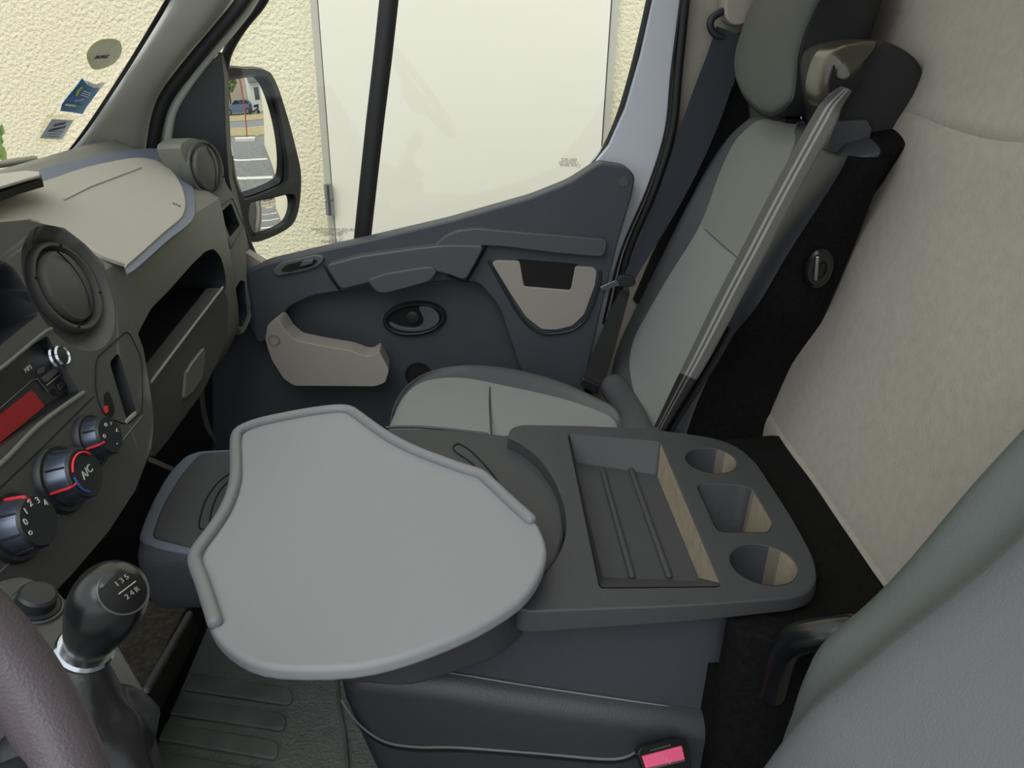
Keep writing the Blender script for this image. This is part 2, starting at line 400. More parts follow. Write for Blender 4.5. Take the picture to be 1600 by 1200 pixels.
# ================================================================== DASHBOARD
NF = V((1, 0, .32)).normalized()
def DF(off=0): return PL((-.47, 0, .86), (1, 0, .32), off)
ND = V((1, 0, .03)).normalized()
def DP(off=0): return PL((-.50, 0, .80), (1, 0, .03), off)
NS = V((.13, 0, .22)).normalized()
def SP(off=0): return PL((-.50, 0, .90), (.13, 0, .22), off)
dash = root('dashboard', (-.6, .9, .5), 'grey van dashboard with light airbag cover, round air vents, radio and heater knobs', 'dashboard')
# passenger body: swept profile
dp = [(-.90, .60), (-.90, .86), (-.82, .925), (-.75, .978), (-.715, .998), (-.68, 1.002), (-.64, .982), (-.58, .947), (-.52, .912), (-.506, .900), (-.503, .88), (-.500, .83), (-.498, .755), (-.497, .68), (-.50, .645), (-.53, .59), (-.60, .52), (-.80, .50)]
def dashrow(y, sx=0, sz=0): return [V((x-sx*(1 if x > -.7 else 0), y, z-sz)) for x, z in dp]
rows = [dashrow(.95), dashrow(1.2), dashrow(1.46), dashrow(1.50, .012, .004), dashrow(1.53, .03, .01)]
body = loft('body', rows, M_dash, dash, cu=True, cap=True, angle=25)
sh = UU([(205, 560), (215, 520), (235, 482), (262, 455), (300, 412), (320, 393), (333, 388), (345, 402), (352, 430), (353, 450), (220, 622)], DP(0))
sh = rnd([p+ND*.03 for p in sh], .01, 2)
c1 = slab('c', sh, -ND*.14, M_black); c1.data.materials.clear(); c1.data.materials.append(M_blk)
body.data.materials.append(M_blk)
for p in c1.data.polygons: p.material_index = 0
cut(body, [c1])
# fix cut faces: those inside get black
bpy.context.view_layer.update()
fv = [p for p in body.data.materials]
slab('shelf_floor', UU([(222, 600), (348, 452), (343, 440), (300, 470), (222, 560)], DP(-.012)), -NF*.004, M_dash2, dash) if False else None
# glovebox lid
gl = slab('glovebox_lid', rnd(UU([(234, 600), (349, 448), (357, 470), (356, 520), (340, 566), (318, 612), (290, 650), (262, 690), (240, 716), (236, 680)], DP(.010)), .008, 3), -ND*.03, M_dash2, dash, .004)
tube('lid_edge', spl(UU([(236, 597), (290, 525), (348, 449)], DP(.014)), 6), .0022, M_grey, dash, n=8)
slab('glovebox_handle', rnd(UU([(291, 583), (298, 570), (318, 544), (321, 552), (317, 590), (302, 612), (288, 624)], DP(.014)), .006, 3), -ND*.008, M_dash, dash, .002)
tube('handle_edge', UU([(292, 582), (300, 568), (318, 545)], DP(.016)), .0012, M_grey, dash, n=6)
# airbag cover
ab = [(-80, 352), (-80, 322), (63, 284), (133, 261), (200, 247), (233, 247), (260, 258), (280, 281), (290, 310), (286, 337), (258, 362), (204, 410), (196, 411), (160, 398), (120, 374), (60, 345), (23, 345)]
abp = spl(UU(ab, SP(.006)), 3, True)
loft('airbag_cover', [[p-NS*.006 for p in abp], [p-NS*.0015 for p in abp], [p+(sum(abp, V((0, 0, 0)))/len(abp)-p)*.012 for p in abp]], M_air, dash, cu=True, cap=True, angle=15)
slab('airbag_border', spl(UU([(50, 272), (133, 247), (200, 234), (245, 232), (275, 245), (298, 280), (305, 320), (300, 345), (262, 376), (210, 422), (198, 421), (188, 405), (100, 330)], SP(.003)), 4, True), -NS*.006, M_bord, dash, .002)
tube('crease', UU([(100, 312), (140, 292), (220, 262)], SP(.0062)), .002, M_air, dash, n=8)
text('airbag_symbol', 'SRS', U(276, 320, SP(.0066)), NS, U(276, 305, SP())-U(274, 325, SP()), .009, M_ink, dash)
# top lip by the windscreen
slab('top_cover', rnd(UU([(-90, 296), (-90, 275), (0, 271), (40, 266), (62, 268), (62, 273), (40, 279), (0, 291)], PZ(1.012)), .004, 2), (0, 0, -.004), M_air, dash, .0015)
slab('top_cover_gap', UU([(-90, 325), (-90, 296), (0, 290), (45, 279), (64, 273), (66, 280), (30, 290), (0, 301)], PZ(1.004)), (0, 0, -.01), M_black, dash)
# vent module at the door end
NM = V((1, -.3, .08)).normalized()
def VP(off=0): return PL((-.515, 1.50, .834), (1, -.3, .08), off)
VM = VP(0)
vm = slab('end_panel', spl(UU([(282, 232), (292, 219), (303, 216), (325, 226), (344, 250), (353, 286), (368, 310), (378, 340), (385, 372), (385, 415), (386, 440), (392, 492), (378, 522), (366, 515), (362, 480), (362, 430), (354, 400), (338, 365), (318, 315), (298, 270)], VM), 3, True), -NM*.05, M_dash, dash, .004)
cs = [slab('c', [p+NM*.01 for p in rnd(UU([(345, 332), (361, 317), (375, 352), (359, 371)], VP(0)), .003, 2)], -NM*.045, M_blk), slab('c', [p+NM*.01 for p in rnd(UU([(368, 450), (376, 437), (383, 440), (384, 470), (387, 490), (378, 512), (369, 506)], VP(0)), .006, 3)], -NM*.045, M_blk)]
vm.modifiers.clear(); vm.data.materials.append(M_blk)
cut(vm, cs, 30)
tube('panel_rim', rnd(UU([(341, 325), (363, 308), (381, 352), (360, 389)], VP(.0005)), .006, 4), .0012, M_dash2, dash, closed=True, n=6)
tube('pocket_rim', spl(UU([(369, 512), (378, 520), (391, 494), (386, 470), (384, 440)], VP(.001)), 5), .0022, M_seal, dash, n=8)
def vent(c, nrm, r, par, nm='air_vent'):
    nn, a, b = basis(nrm)
    v = lathe(nm, [(r*1.02, -.02), (r*1.04, 0), (r*1.0, .004), (r*.93, .004), (r*.90, -.002), (r*.88, -.012)], c, nrm, M_dash2, par, 40)
    lathe('vent_well', [(r*.9, -.014), (r*.88, -.010), (.001, -.010)], c, nrm, M_black, v, 32)
    # tilted barrel with two curved louvres
    n2 = (nn+b*.10-a*.05).normalized()
    lathe('louvre_disc', [(r*.80, -.010), (r*.82, -.002), (r*.78, .003), (r*.5, .007), (.001, .008)], V(c)+nn*.002, n2, M_dash2, v, 40)
    n3, a3, b3 = basis(n2)
    pts = [V(c)+nn*.009+a3*(r*.74*cos(t))+b3*(r*(.10*1+.0)+r*.12*sin(t)*0+r*.30*(1-abs(cos(t))**2)) for t in [pi*k/14 for k in range(15)]]
    tube('louvre_gap', pts, .0011, M_black, v, n=6)
    for k in range(4):
        t = k*pi/2+.5; q = V(c)+a*(r*.96*cos(t))+b*(r*.96*sin(t))+nn*.004
        box('vent_tab', q, (.003, .003, .003), M_black, v)
    return v
vent(U(321, 263, VP(.002)), (1, -.3, .12), .049, dash)
# centre stack
stk = [(-260, 400), (-150, 370), (0, 352), (43, 345), (100, 356), (133, 381), (162, 413), (182, 457), (208, 500), (224, 545), (233, 600), (239, 640), (240, 668), (236, 700), (225, 730), (212, 765), (170, 830), (110, 900), (20, 990), (-260, 1290)]
CS = slab('center_stack', UU(stk, DF(0)), -NF*.20, M_dash2, dash)
def fc(px, r, d, n=3): return slab('c', [p+NF*.01 for p in rnd(UU(px, DF(0)), r, n)], -NF*(d+.01), M_blk)
cut_ = [fc([(-200, 420), (0, 405), (20, 414), (58, 478), (60, 492), (-200, 700)], .01, .05),
        fc([(171, 566), (185, 551), (213, 640), (199, 660)], .006, .04),
        fc([(-260, 742), (74, 524), (125, 612), (-260, 880)], .004, .014)]
vc = U(112, 451, DF(0))
cut_.append(lathe('c', [(.078, .03), (.076, 0), (.060, -.02), (.001, -.021)], vc, (1, -.0, .32), M_dash, None, 48))
CS.data.materials.append(M_blk)
cut(CS, cut_, 30); bev(CS, .004, 2, 40)
vent(U(104, 448, DF(-.012)), (1, -.05, .36), .053, dash)
# edge strips of the stack
tube('stack_trim', spl(UU([(-260, 760), (-20, 592), (62, 525), (80, 514)], DF(-.0005)), 4), .0022, M_dash, dash, n=8)
tube('stack_trim', spl(UU([(130, 614), (60, 665), (-10, 735), (-200, 890)], DF(-.0005)), 4), .003, M_dash, dash, n=8)
tube('seam', UU([(222, 650), (190, 690), (143, 752), (60, 838), (-60, 950)], DF(.0)), .0009, M_dash, dash, n=6)
tube('seam', UU([(146, 620), (60, 705), (-60, 820)], DF(.0)), .0007, M_black, dash, n=6)
sp_ = rnd(UU([(150, 560), (200, 515), (222, 560), (223, 642), (198, 664), (162, 650), (149, 612)], DF(.0005)), .012, 4)
tube('slot_panel_seam', sp_, .0007, M_black, dash, closed=True, n=6)
slab('slot_lip', UU([(196, 657), (213, 642), (214, 648), (198, 663)], DF(.0012)), -NF*.004, M_grey, dash, .0008)
ss = root('x', (0, 0, 0)); bpy.data.objects.remove(ss)
sw = slab('switch_recess', spl(UU([(163, 620), (168, 612), (174, 620), (179, 640), (174, 652), (166, 640)], DF(.0008)), 4, True), -NF*.004, M_black, dash)
slab('red_switch', UU([(164.5, 635), (168, 633), (170, 643), (166.5, 645)], DF(.002)), -NF*.003, M_red, sw)
# radio
rad = slab('radio', rnd(UU([(-260, 712), (72, 528), (116, 606), (-260, 846)], DF(-.012)), .003, 2), -NF*.018, M_blk, dash, .001)
rf = DF(-.0115)
scr = slab('screen', UU([(-60, 695), (50, 609), (70, 634), (-60, 741)], DF(-.0105)), -NF*.001, M_lcd, rad)
tube('screen_bezel', UU([(-60, 690), (50, 594), (58, 592), (74, 612)], DF(-.011)), .0008, M_metal, rad, n=6)
k1 = lathe('volume_knob', [(.0135, -.002), (.0135, .006), (.012, .008), (.012, .012), (.0105, .014), (.009, .012), (.001, .012)], U(82, 560, rf), NF, M_chrome, rad, 28)
lathe('knob_face', [(.009, .0125), (.001, .0135)], U(82, 560, rf), NF, M_blk, k1, 20)
slab('button', rnd(UU([(60, 577), (70, 572), (71, 580), (62, 585)], DF(-.009)), .002, 2), -NF*.003, M_dash2, rad, .0006)
slab('button', rnd(UU([(66, 590), (92, 570), (97, 577), (73, 598)], DF(-.009)), .002, 2), -NF*.003, M_dash2, rad, .0006)
tube('button_edge', UU([(73, 602), (96, 583)], DF(-.008)), .0008, M_metal, rad, n=6)
slab('usb_socket', UU([(91, 600), (101, 591), (104, 598), (94, 609)], DF(-.009)), -NF*.002, M_metal, rad)
slab('usb_slot', UU([(93, 601), (100, 594), (102, 599), (95, 606)], DF(-.008)), -NF*.002, M_black, rad)
lathe('headphone_jack', [(.0035, 0), (.0035, .001), (.002, .001), (.002, -.001), (.0005, -.001)], U(84, 612, rf), NF, M_black, rad, 16)
text('radio_print', 'MP3', U(44, 576, rf), NF, (0, 0, 1), .007, M_wht, rad)
# climate knobs
def knob(px, py, r, h, par, face, redang):
    c = U(px, py, DF(.0)); nn, a, b = basis(NF)
    kb = lathe('heater_knob', [(r*1.22, -.004), (r*1.22, .004), (r*1.15, .007), (r*1.0, .007), (r*.97, .009), (r*.90, h), (r*.84, h+.003), (.001, h+.0035)], c, NF, [M_blk, M_knobm], par, 40, rowm=[0, 0, 0, 0, 1, 0, 0])
    for j in range(8):
        t = redang+j*pi/4; ca = a*cos(t)+b*sin(t)
        tube('knob_rib', [c+ca*r*.985+nn*.009, c+ca*r*.915+nn*(h-.001)], .0012, M_blk if j else M_red, kb, n=6)
    ca = a*cos(redang)+b*sin(redang)
    tube('pointer', [c+ca*r*.995+nn*.009, c+ca*r*.93+nn*(h-.001), c+ca*r*.75+nn*(h+.003)], .0022, M_red, kb, n=6, flat=.6)
    for (s, ang, rr, mm, sz) in face:
        q = c+(a*cos(ang)+b*sin(ang))*r*rr+nn*(h+.0042)
        text('knob_mark', s, q, NF, (0, 0, 1), sz, mm, kb)
    return kb
knob(141, 688, .024, .022, dash, [('o', 0, .55, M_wht, .009), ('<', pi/2+.2, .5, M_wht, .009), ('-', pi, .5, M_wht, .009), ('o', -pi/2+.4, .55, M_wht, .009), ('>', pi/4, .55, M_wht, .007)], -pi/2)
k2 = knob(92, 750, .030, .028, dash, [('A/C', 0, .0, M_wht, .012)], -pi/2)
cc = U(92, 750, DF(.0)); nn, a, b = basis(NF)
tube('red_arc', [cc+(a*cos(t)+b*sin(t))*.021+nn*.0322 for t in [-1.0+2.0*k/10 for k in range(11)]], .0012, M_red, k2, n=6)
tube('blue_arc', [cc+(a*cos(t)+b*sin(t))*.021+nn*.0322 for t in [-2.5+1.2*k/8 for k in range(9)]], .0012, M_blue, k2, n=6)
knob(18, 825, .028, .026, dash, [(s, -1.6+.55*i, .66, M_wht, .009) for i, s in enumerate(['o', '0', '1', '2', '3', '4'])], .12)
# dash underside / tunnel
tn = root('transmission_tunnel', (-.7, .8, 0), 'black carpeted floor hump under the dashboard beside the rubber mat', 'floor hump')
b0 = U(323, 983, PZ(0)); 
slab('carpet_cover', [V((-.62, 1.30, 0)), V((-.48, 1.0, .345)), V((-.48, .45, .345)), V((-.62, .45, 0))], (-.3, 0, 0), M_carp, tn, .004)
tube('metal_edge', [U(296, 960, PZ(.35)), U(229, 1078, PZ(.35))], .006, M_seal, tn, n=8)
# strip hanging, bracket
stp = tube('loose_strap', spl([D(314, 600, 1.45), D(318, 640, 1.46), D(326, 670, 1.47), D(338, 692, 1.48)], 5), [.012]*10+[.010, .008, .006, .004, .003, .002], M_dash2, None, n=8, flat=.2); tag(stp, 'thin dark strap hanging down below the glovebox', 'strap')
bk = slab('metal_bracket', [D(231, 713, 1.15), D(240, 716, 1.15), D(292, 739, 1.25), D(286, 743, 1.25), D(231, 720, 1.15)], (-.002, .004, -.003), M_grey); tag(bk, 'small pale pointed bracket sticking out below the dashboard', 'bracket')

# ================================================================== GEAR LEVER
def GP(off=0): return PL((-.41, 0, .745), (.45, 0, 1), off)
NG = V((.45, 0, 1)).normalized()
gc = root('gear_lever', (-.3, .45, .5), 'black gear lever with round gloss knob and leather boot on its console', 'gear lever')
slab('console', rnd(UU([(40, 898), (120, 946), (182, 1004), (228, 1083), (236, 1160), (240, 1260), (-200, 1260), (-160, 1000), (0, 905)], GP()), .01, 3), (0.0, .0, -.35), M_dash2, gc, .006)
sk = lathe('lighter_socket', [(.020, 0), (.020, .002), (.017, .003), (.016, .003), (.0155, .012), (.013, .014), (.001, .0145)], U(55, 944, GP()), NG, M_blk, gc, 28)
tube('socket_ring', circ(U(57, 948, GP())+NG*.002, NG, .020, 28), .0012, M_seal, sk, closed=True, n=6)
A, B = D(134, 1012, .56), D(186, 905, .53); ax = (B-A); L = ax.length; ax.normalize()
kp = [(.010, -.004), (.0145, .0), (.018, .006), (.0225, .018), (.0262, .030), (.0272, .040), (.026, .049), (.022, .057), (.015, .0625), (.007, .065), (.0005, .0655)]
s_ = (L+.006)/.0655
kp = [(r*.94, h*s_) for r, h in kp]
kb = lathe('knob', [(kp[0][0], kp[0][1])]+[(p.x, p.z) for p in spl([V((r, 0, h)) for r, h in kp], 4)], A, ax, M_knob, gc, 40, angle=70)
# badge on the knob cap
nb = (RT*.66+UP*.45-fwd*.50).normalized(); cK = A+ax*.0405*s_
na = nb.dot(ax); npp = math.sqrt(1-na*na); kq = [(p.x, p.z) for p in spl([V((r, 0, h)) for r, h in kp], 8)]
rb = min(kq, key=lambda q: abs((q[1]-.0405*s_)*npp-q[0]*na)+(0 if q[1] > .03*s_ else 1))
bc = cK+nb*(math.hypot(rb[0], rb[1]-.0405*s_)+.0008)
tube('badge_ring', circ(bc-nb*.0066, nb, .0165, 32), .0010, M_metal, kb, closed=True, n=6)
lathe('badge', [(.0165, -.009), (.0163, -.0062), (.0135, -.0040), (.010, -.0018), (.005, -.0002), (.001, .0002)], bc, nb, M_black, kb, 32)
n_, a_, b_ = basis(nb)
for i, t in enumerate(('1 3 5', '2 4 R')): text('gear_mark', t, bc+a_*(.006-.011*i)+nb*.0004, nb, tuple(a_), .0052, M_grey, kb)
tube('gear_pattern', [bc-b_*.007, bc+b_*.007], .0004, M_wht, kb, n=5)
col = lathe('collar', [(.016, -.007), (.0195, -.005), (.0205, -.001), (.019, .002), (.014, .003)], A, ax, M_chrome, gc, 32)
A2 = D(116, 1032, .57)
lathe('lower_collar', [(.010, -.010), (.0155, -.008), (.0165, -.002), (.014, .004), (.008, .006)], A2, (A-A2)+V((0, 0, .005)), M_knob, gc, 28)
rows = []
bot = U(112, 1180, GP()); top = A-ax*.008
for i in range(9):
    t = i/8; c0 = top.lerp(bot, t); row = []
    for j in range(28):
        th = 2*pi*j/28; rr = (.014+.046*t**1.2)*(1+.13*t*sin(5*th+3*t)+.08*sin(9*th-8*t)*t)
        sq = 1/max(abs(cos(th)), abs(sin(th)))**(.5*t)
        row.append(c0+V((cos(th), sin(th)*.85, 0))*rr*sq+V((0, 0, .006*sin(3.3*pi*t))))
    rows.append(row)
loft('boot', rows, M_boot, gc, cu=True, sub=1)

# ================================================================== STEERING WHEEL
swn = V((.80, 0, .60)).normalized()
E = D(58, 1098, .37)
nw, aw, bw = basis(swn, (0, 1, 0))   # aw ~ +y direction in wheel plane
bd_ = V((.60, 0, -.80)); SWC = E-(aw*cos(.44)+bd_*sin(.44))*.185
sw_ = root('steering_wheel', SWC, 'mauve grey leather steering wheel rim at the near left corner', 'steering wheel')
tube('rim', circ(SWC, nw, .185, 72, up=(0, 1, 0)), .0165, M_wheel, sw_, closed=True, n=16)
lathe('hub', [(.001, -.06), (.05, -.055), (.065, -.03), (.06, -.012), (.04, -.004), (.001, 0)], SWC-nw*.01, nw, M_blk, sw_, 32)
for t in (radians(35), radians(-100), radians(170)):
    d_ = aw*cos(t)+bw*sin(t); tube('spoke', [SWC-nw*.03+d_*.05, SWC-nw*.02+d_*.12, SWC-nw*.004+d_*.18], [.02, .016, .012], M_blk, sw_, n=10, flat=.5, up=tuple(nw))

# ================================================================== RUBBER MAT
Z0 = .006
rm = root('floor_mat', (-.2, 1.0, 0), 'ribbed dark rubber floor mat with worn ribs under the seat front', 'floor mat')
rm_o = [U(326, 975, PZ(Z0)), U(228, 1206, PZ(Z0)), U(215, 1260, PZ(Z0)), U(640, 1300, PZ(Z0)), U(640, 1000, PZ(Z0)), U(560, 820, PZ(Z0)), U(380, 840, PZ(Z0))]
slab('mat_sheet', rm_o, (0, 0, -Z0), M_mat, rm, .002)
for i, (l0, l1, r0_, r1_) in enumerate([((302, 1050), (287, 1076), (458, 1075), (457, 1101)), ((278, 1088), (265, 1114), (448, 1114), (446, 1141)), ((258, 1128), (247, 1154), (437, 1157), (434, 1186)), ((240, 1172), (230, 1196), (425, 1203), (420, 1232))]):
    r_ = UU([l0, r0_, r1_, l1], PZ(Z0+.007)); r_ = [r_[0]]+rnd(r_, .02, 4)[5:15]+[r_[3]]
    slab('rib', r_, (0, 0, -.0075), M_matr, rm, .003)
mt2 = tube('mat_edge', spl(UU([(525, 1046), (530, 1100), (540, 1160), (545, 1240)], PZ(Z0+.003)), 4), .004, M_matr, rm, n=8)

# ================================================================== PASSENGER DOOR
YD = 1.60
dr = root('passenger_door', (.0, 1.66, 0), 'white van passenger door with dark inner panel, grey pockets and side window', 'car door')
pan = slab('inner_panel', spl(UU([(330, 400), (385, 425), (500, 395), (700, 348), (830, 310), (890, 287), (935, 262), (975, 266), (988, 282), (982, 312), (962, 385), (950, 440), (930, 510), (905, 620), (880, 760)], PY(YD)), 3)+UU([(860, 950), (330, 930), (330, 700)], PY(YD)), (0, .045, 0), M_door, dr, .006)
arm = slab('armrest_ledge', rnd(UU([(380, 428), (412, 413), (500, 392), (560, 379), (700, 346), (830, 309), (890, 285), (930, 259), (940, 255), (980, 262), (993, 275), (988, 305), (966, 378), (953, 430), (936, 500), (922, 560), (905, 660), (850, 660), (812, 575), (780, 480), (748, 442), (705, 438), (640, 447), (560, 452), (490, 462), (450, 480), (432, 520), (405, 540), (384, 500)], PY(1.555)), .015, 4), (0, .05, 0), M_door, dr, .012, 4)
ro = lathe('screw_cap', [(.010, 0), (.010, .0012), (.0095, .0016), (.001, .0016)], U(975, 284, PY(1.555)), (0, -1, 0), M_door2, dr, 24)
slab('upper_ledge', rnd(UU([(672, 392), (690, 372), (712, 361), (745, 357), (800, 362), (950, 374), (944, 402), (870, 396), (790, 386), (756, 384)], PY(1.535)), .012, 4), (0, .03, 0), M_door2, dr, .008, 4)
slab('grab_handle', rnd(UU([(508, 415), (560, 401), (650, 388), (700, 383), (757, 384), (744, 410), (727, 439), (700, 429), (680, 424), (640, 429), (600, 436), (570, 444), (532, 453), (520, 434)], PY(1.528)), .012, 4), (0, .035, 0), M_door2, dr, .009, 4)
tube('handle_gap', UU([(506, 415), (518, 436), (532, 455)], PY(1.550)), .0022, M_black, dr, n=6)
tube('handle_gap', UU([(760, 385), (747, 410), (729, 441), (700, 431)], PY(1.550)), .0022, M_black, dr, n=6)
slab('pull_cup', rnd(UU([(573, 438), (600, 428), (660, 418), (676, 417), (683, 425), (672, 440), (640, 449), (602, 459), (588, 457)], PY(1.518)), .009, 4), (0, .03, 0), M_grey if False else M_door2, dr, .006, 3)
# window switch
swb = slab('switch_panel', rnd(UU([(425, 424), (437, 411), (495, 398), (508, 402), (500, 415), (480, 423), (432, 432)], PY(1.548)), .012, 4), (0, .01, 0), M_seal, dr, .002)
slab('switch_well', rnd(UU([(437, 424), (447, 414), (490, 404), (497, 408), (486, 416), (450, 425)], PY(1.546)), .008, 4), (0, .004, 0), M_black, swb)
slab('window_switch', rnd(UU([(468, 417), (472, 409), (490, 405), (488, 412)], PY(1.540)), .003, 3), (0, .006, 0), M_metal, swb, .001)
# door opener
nD = V((0, -1, 0)); oc = U(648, 497, PY(YD-.002))
ob = loft('opener_bezel', [[oc+V((cos(t)*rx, dy, sin(t)*ry+cos(t)*rx*.10)) for t in [2*pi*k/40 for k in range(40)]] for rx, ry, dy in ((.070, .040, .004), (.069, .039, -.008), (.064, .034, -.012), (.060, .031, -.010), (.057, .029, .0))], M_blk, dr, cu=True)
slab('opener_well', [oc+V((cos(t)*.058, -.001, sin(t)*.030+cos(t)*.0058)) for t in [2*pi*k/32 for k in range(32)]], (0, .002, 0), M_black, ob)
M_lev = mat('lever_plastic', (84, 87, 92), .35)
lvo = spl([oc+V((x_, -.012, z_)) for x_, z_ in ((-.054, -.006), (-.030, -.016), (.0, -.019), (.016, -.012), (.020, .004), (.014, .018), (.012, .030), (.036, .029), (.053, .014), (.053, -.004), (.036, -.019), (.005, -.027), (-.030, -.025), (-.050, -.016))], 3, True)
lv = slab('opener_lever', lvo, (0, .008, 0), M_lev, ob, .002)
lathe('lock_button', [(.012, 0), (.014, .003), (.012, .004), (.001, .004)], oc+V((-.004, -.004, .003)), nD, M_blk, ob, 24)
# rear map pocket
pk = rnd(UU([(768, 411), (776, 407), (812, 408), (819, 448), (892, 454), (899, 416), (928, 418), (933, 424), (930, 446), (913, 492), (894, 510), (868, 516), (846, 515), (822, 496), (800, 463)], PY(1.548)), .006, 4)
slab('map_pocket', pk, (0, .008, 0), M_grey, dr, .002)
slab('pocket_recess', UU([(809, 405), (903, 413), (896, 458), (815, 452)], PY(1.5525)), (0, .004, 0), M_black, dr)
tube('pocket_groove', spl(UU([(764, 408), (796, 466), (818, 500), (844, 520), (870, 521), (898, 514), (918, 494), (936, 446), (938, 424)], PY(1.551)), 4), .003, M_blk, dr, n=8)
# lower bin
binp = rnd(UU([(431, 496), (437, 503), (446, 518), (462, 532), (500, 540), (548, 548), (572, 557), (582, 556), (592, 548), (608, 578), (602, 598), (586, 604), (460, 603), (443, 592), (424, 562), (414, 530), (418, 508)], PY(1.50)), .006, 3)
bnc = sum(binp, V((0, 0, 0)))/len(binp)
bn_ = frus('door_bin', [p+V((0, .04, 0)) if False else p for p in binp], [bnc+(q-bnc)*.97+V((0, .06, -.004)) for q in binp], M_grey, dr, .012)
tube('bin_seam', circ(U(428, 532, PY(1.497)), (0, -1, 0), .011, 24), .0006, M_seal, dr, closed=True, n=5)
lathe('speaker_hole', [(.001, .0), (.030, .0), (.031, .004), (.027, .004), (.025, .001), (.001, .001)], U(654, 585, PY(YD)), nD, M_black, dr, 28)
# outer skin / frame
YF = 1.62
slab('door_frame', rnd(UU([(1028, -30), (1070, -30), (1056, 60), (1050, 109), (1042, 200), (1016, 290), (972, 396), (945, 505), (918, 606), (902, 640), (898, 610), (930, 505), (948, 416), (975, 330), (988, 290), (940, 268), (925, 262), (952, 228), (978, 170), (1002, 87)], PY(YF)), .004, 2), (0, .06, 0), M_white, dr, .004)
tube('rear_window_seal', spl(UU([(1022, -30), (1000, 70), (974, 165), (950, 225), (930, 256), (890, 290), (830, 312)], PY(1.645)), 5), .008, M_rub, dr, n=8)
tube('frame_groove', spl(UU([(1068, -30), (1050, 110), (1040, 205), (1012, 295), (970, 396), (943, 505)], PY(1.615)), 5), .003, M_rub, dr, n=6)
slab('window_glass', spl(UU([(440, -60), (415, 0), (383, 43), (360, 83), (353, 130), (354, 230), (368, 320), (390, 395), (415, 415), (500, 400), (700, 355), (900, 290), (940, 255), (985, 160), (1010, 50), (1030, -60)], PY(1.66)), 2), (0, .004, 0), M_glass, dr)
tube('window_divider', UU([(612, -40), (598, 90), (586, 190), (574, 300), (565, 385)], PY(1.66)), .0185, M_rub, dr, n=8, flat=.6, up=(0, 1, 0))
tube('front_window_seal', spl(UU([(425, -30), (408, 5), (378, 42), (355, 83), (350, 120), (351, 180), (355, 240), (364, 300), (378, 355), (395, 398), (412, 412)], PY(1.63)), 5), .0095, M_rub, dr, n=8)
tube('front_seal_light_edge', spl(UU([(344, 84), (343, 130), (346, 200), (352, 260), (362, 320), (376, 365)], PY(1.605)), 5), .004, M_seal, dr, n=8)
slab('mirror_sail', rnd(UU([(262, 235), (272, 170), (300, 128), (345, 80), (350, 120), (352, 200), (358, 280), (374, 350), (392, 412), (360, 420), (300, 300)], PY(1.60)), .004, 2), (0, .03, 0), M_blk, dr, .004)
tube('front_frame', spl(UU([(408, -30), (388, 8), (362, 42), (330, 80), (292, 130), (268, 172), (260, 215), (258, 250)], PY(1.598)), 5), .0115, M_pillar, dr, n=10)
slab('sill_corner', rnd(UU([(376, 385), (384, 395), (396, 402), (413, 413), (405, 432), (385, 436)], PY(1.59)), .005, 3), (0, .03, 0), M_grey, dr, .003)
bs = tube('trim_3', spl(UU([(400, -30), (375, 8), (345, 45), (300, 98), (262, 148), (247, 185), (238, 235)], PY(1.575)), 5), .0125, M_rub, None, n=10); tag(bs, kind='structure')
# etched marks
M_etch = mat('etched_print', (110, 112, 96), .8)
for (x, y, s, sz) in [(889, 250, 'SEKURIT', .009), (888, 254.5, 'LAMINATED', .0075), (888, 258.5, '43R-00049', .008)]:
    text('glass_etching', s, U(x, y, PY(1.659)), (0, -1, 0), (0, 0, 1), sz, M_etch, dr, .0002, mirror=True)
tube('glass_etching_ring', circ(U(904, 260, PY(1.659)), (0, 1, 0), .0035, 16), .0004, M_etch, dr, closed=True, n=5)
for (x, y, s, sz) in [(522, 359, 'SAINT-GOBAIN SEKURIT', .009), (518, 363.5, 'TEMPERED  SAFETY', .008), (520, 367, '43R 001582', .008), (526, 375, 'DOT 27', .007), (524, 378, 'MADE IN FRANCE', .0075)]:
    text('glass_etching', s, U(x, y, PY(1.659)), (0, -1, 0), (0, 0, 1), sz, M_etch, dr, .0002)
for yy in (364, 371): tube('glass_etching_ring', circ(U(533, yy, PY(1.659)), (0, 1, 0), .0038, 16), .0004, M_etch, dr, closed=True, n=5)

# ---- side mirror (part of the door)
CM = V((0, 0, 0)); mpos = U(405, 235, PY(1.86))
dM = (mpos-CAM).normalized(); rM = V((1, .10, -.20)).normalized(); nM = (rM-dM).normalized()
def MP(off=0): return (mpos+nM*off, nM)
mo = [(352, 113), (385, 108), (407, 108), (420, 112), (427, 120), (436, 140), (443, 162), (453, 195), (462, 230), (470, 267), (470, 300), (466, 330), (456, 352), (430, 368), (402, 378), (390, 374), (378, 366), (366, 330), (356, 270), (351, 190)]
mo3 = spl(UU(mo, MP(.012)), 3, True); cen = sum(mo3, V((0, 0, 0)))/len(mo3)
rows = [mo3]+[[cen+(p-cen)*s-nM*d for p in mo3] for s, d in ((1.02, .015), (1.0, .05), (.85, .10), (.5, .125), (.1, .13))]
mh = loft('side_mirror', rows, M_blk, dr, cu=True)
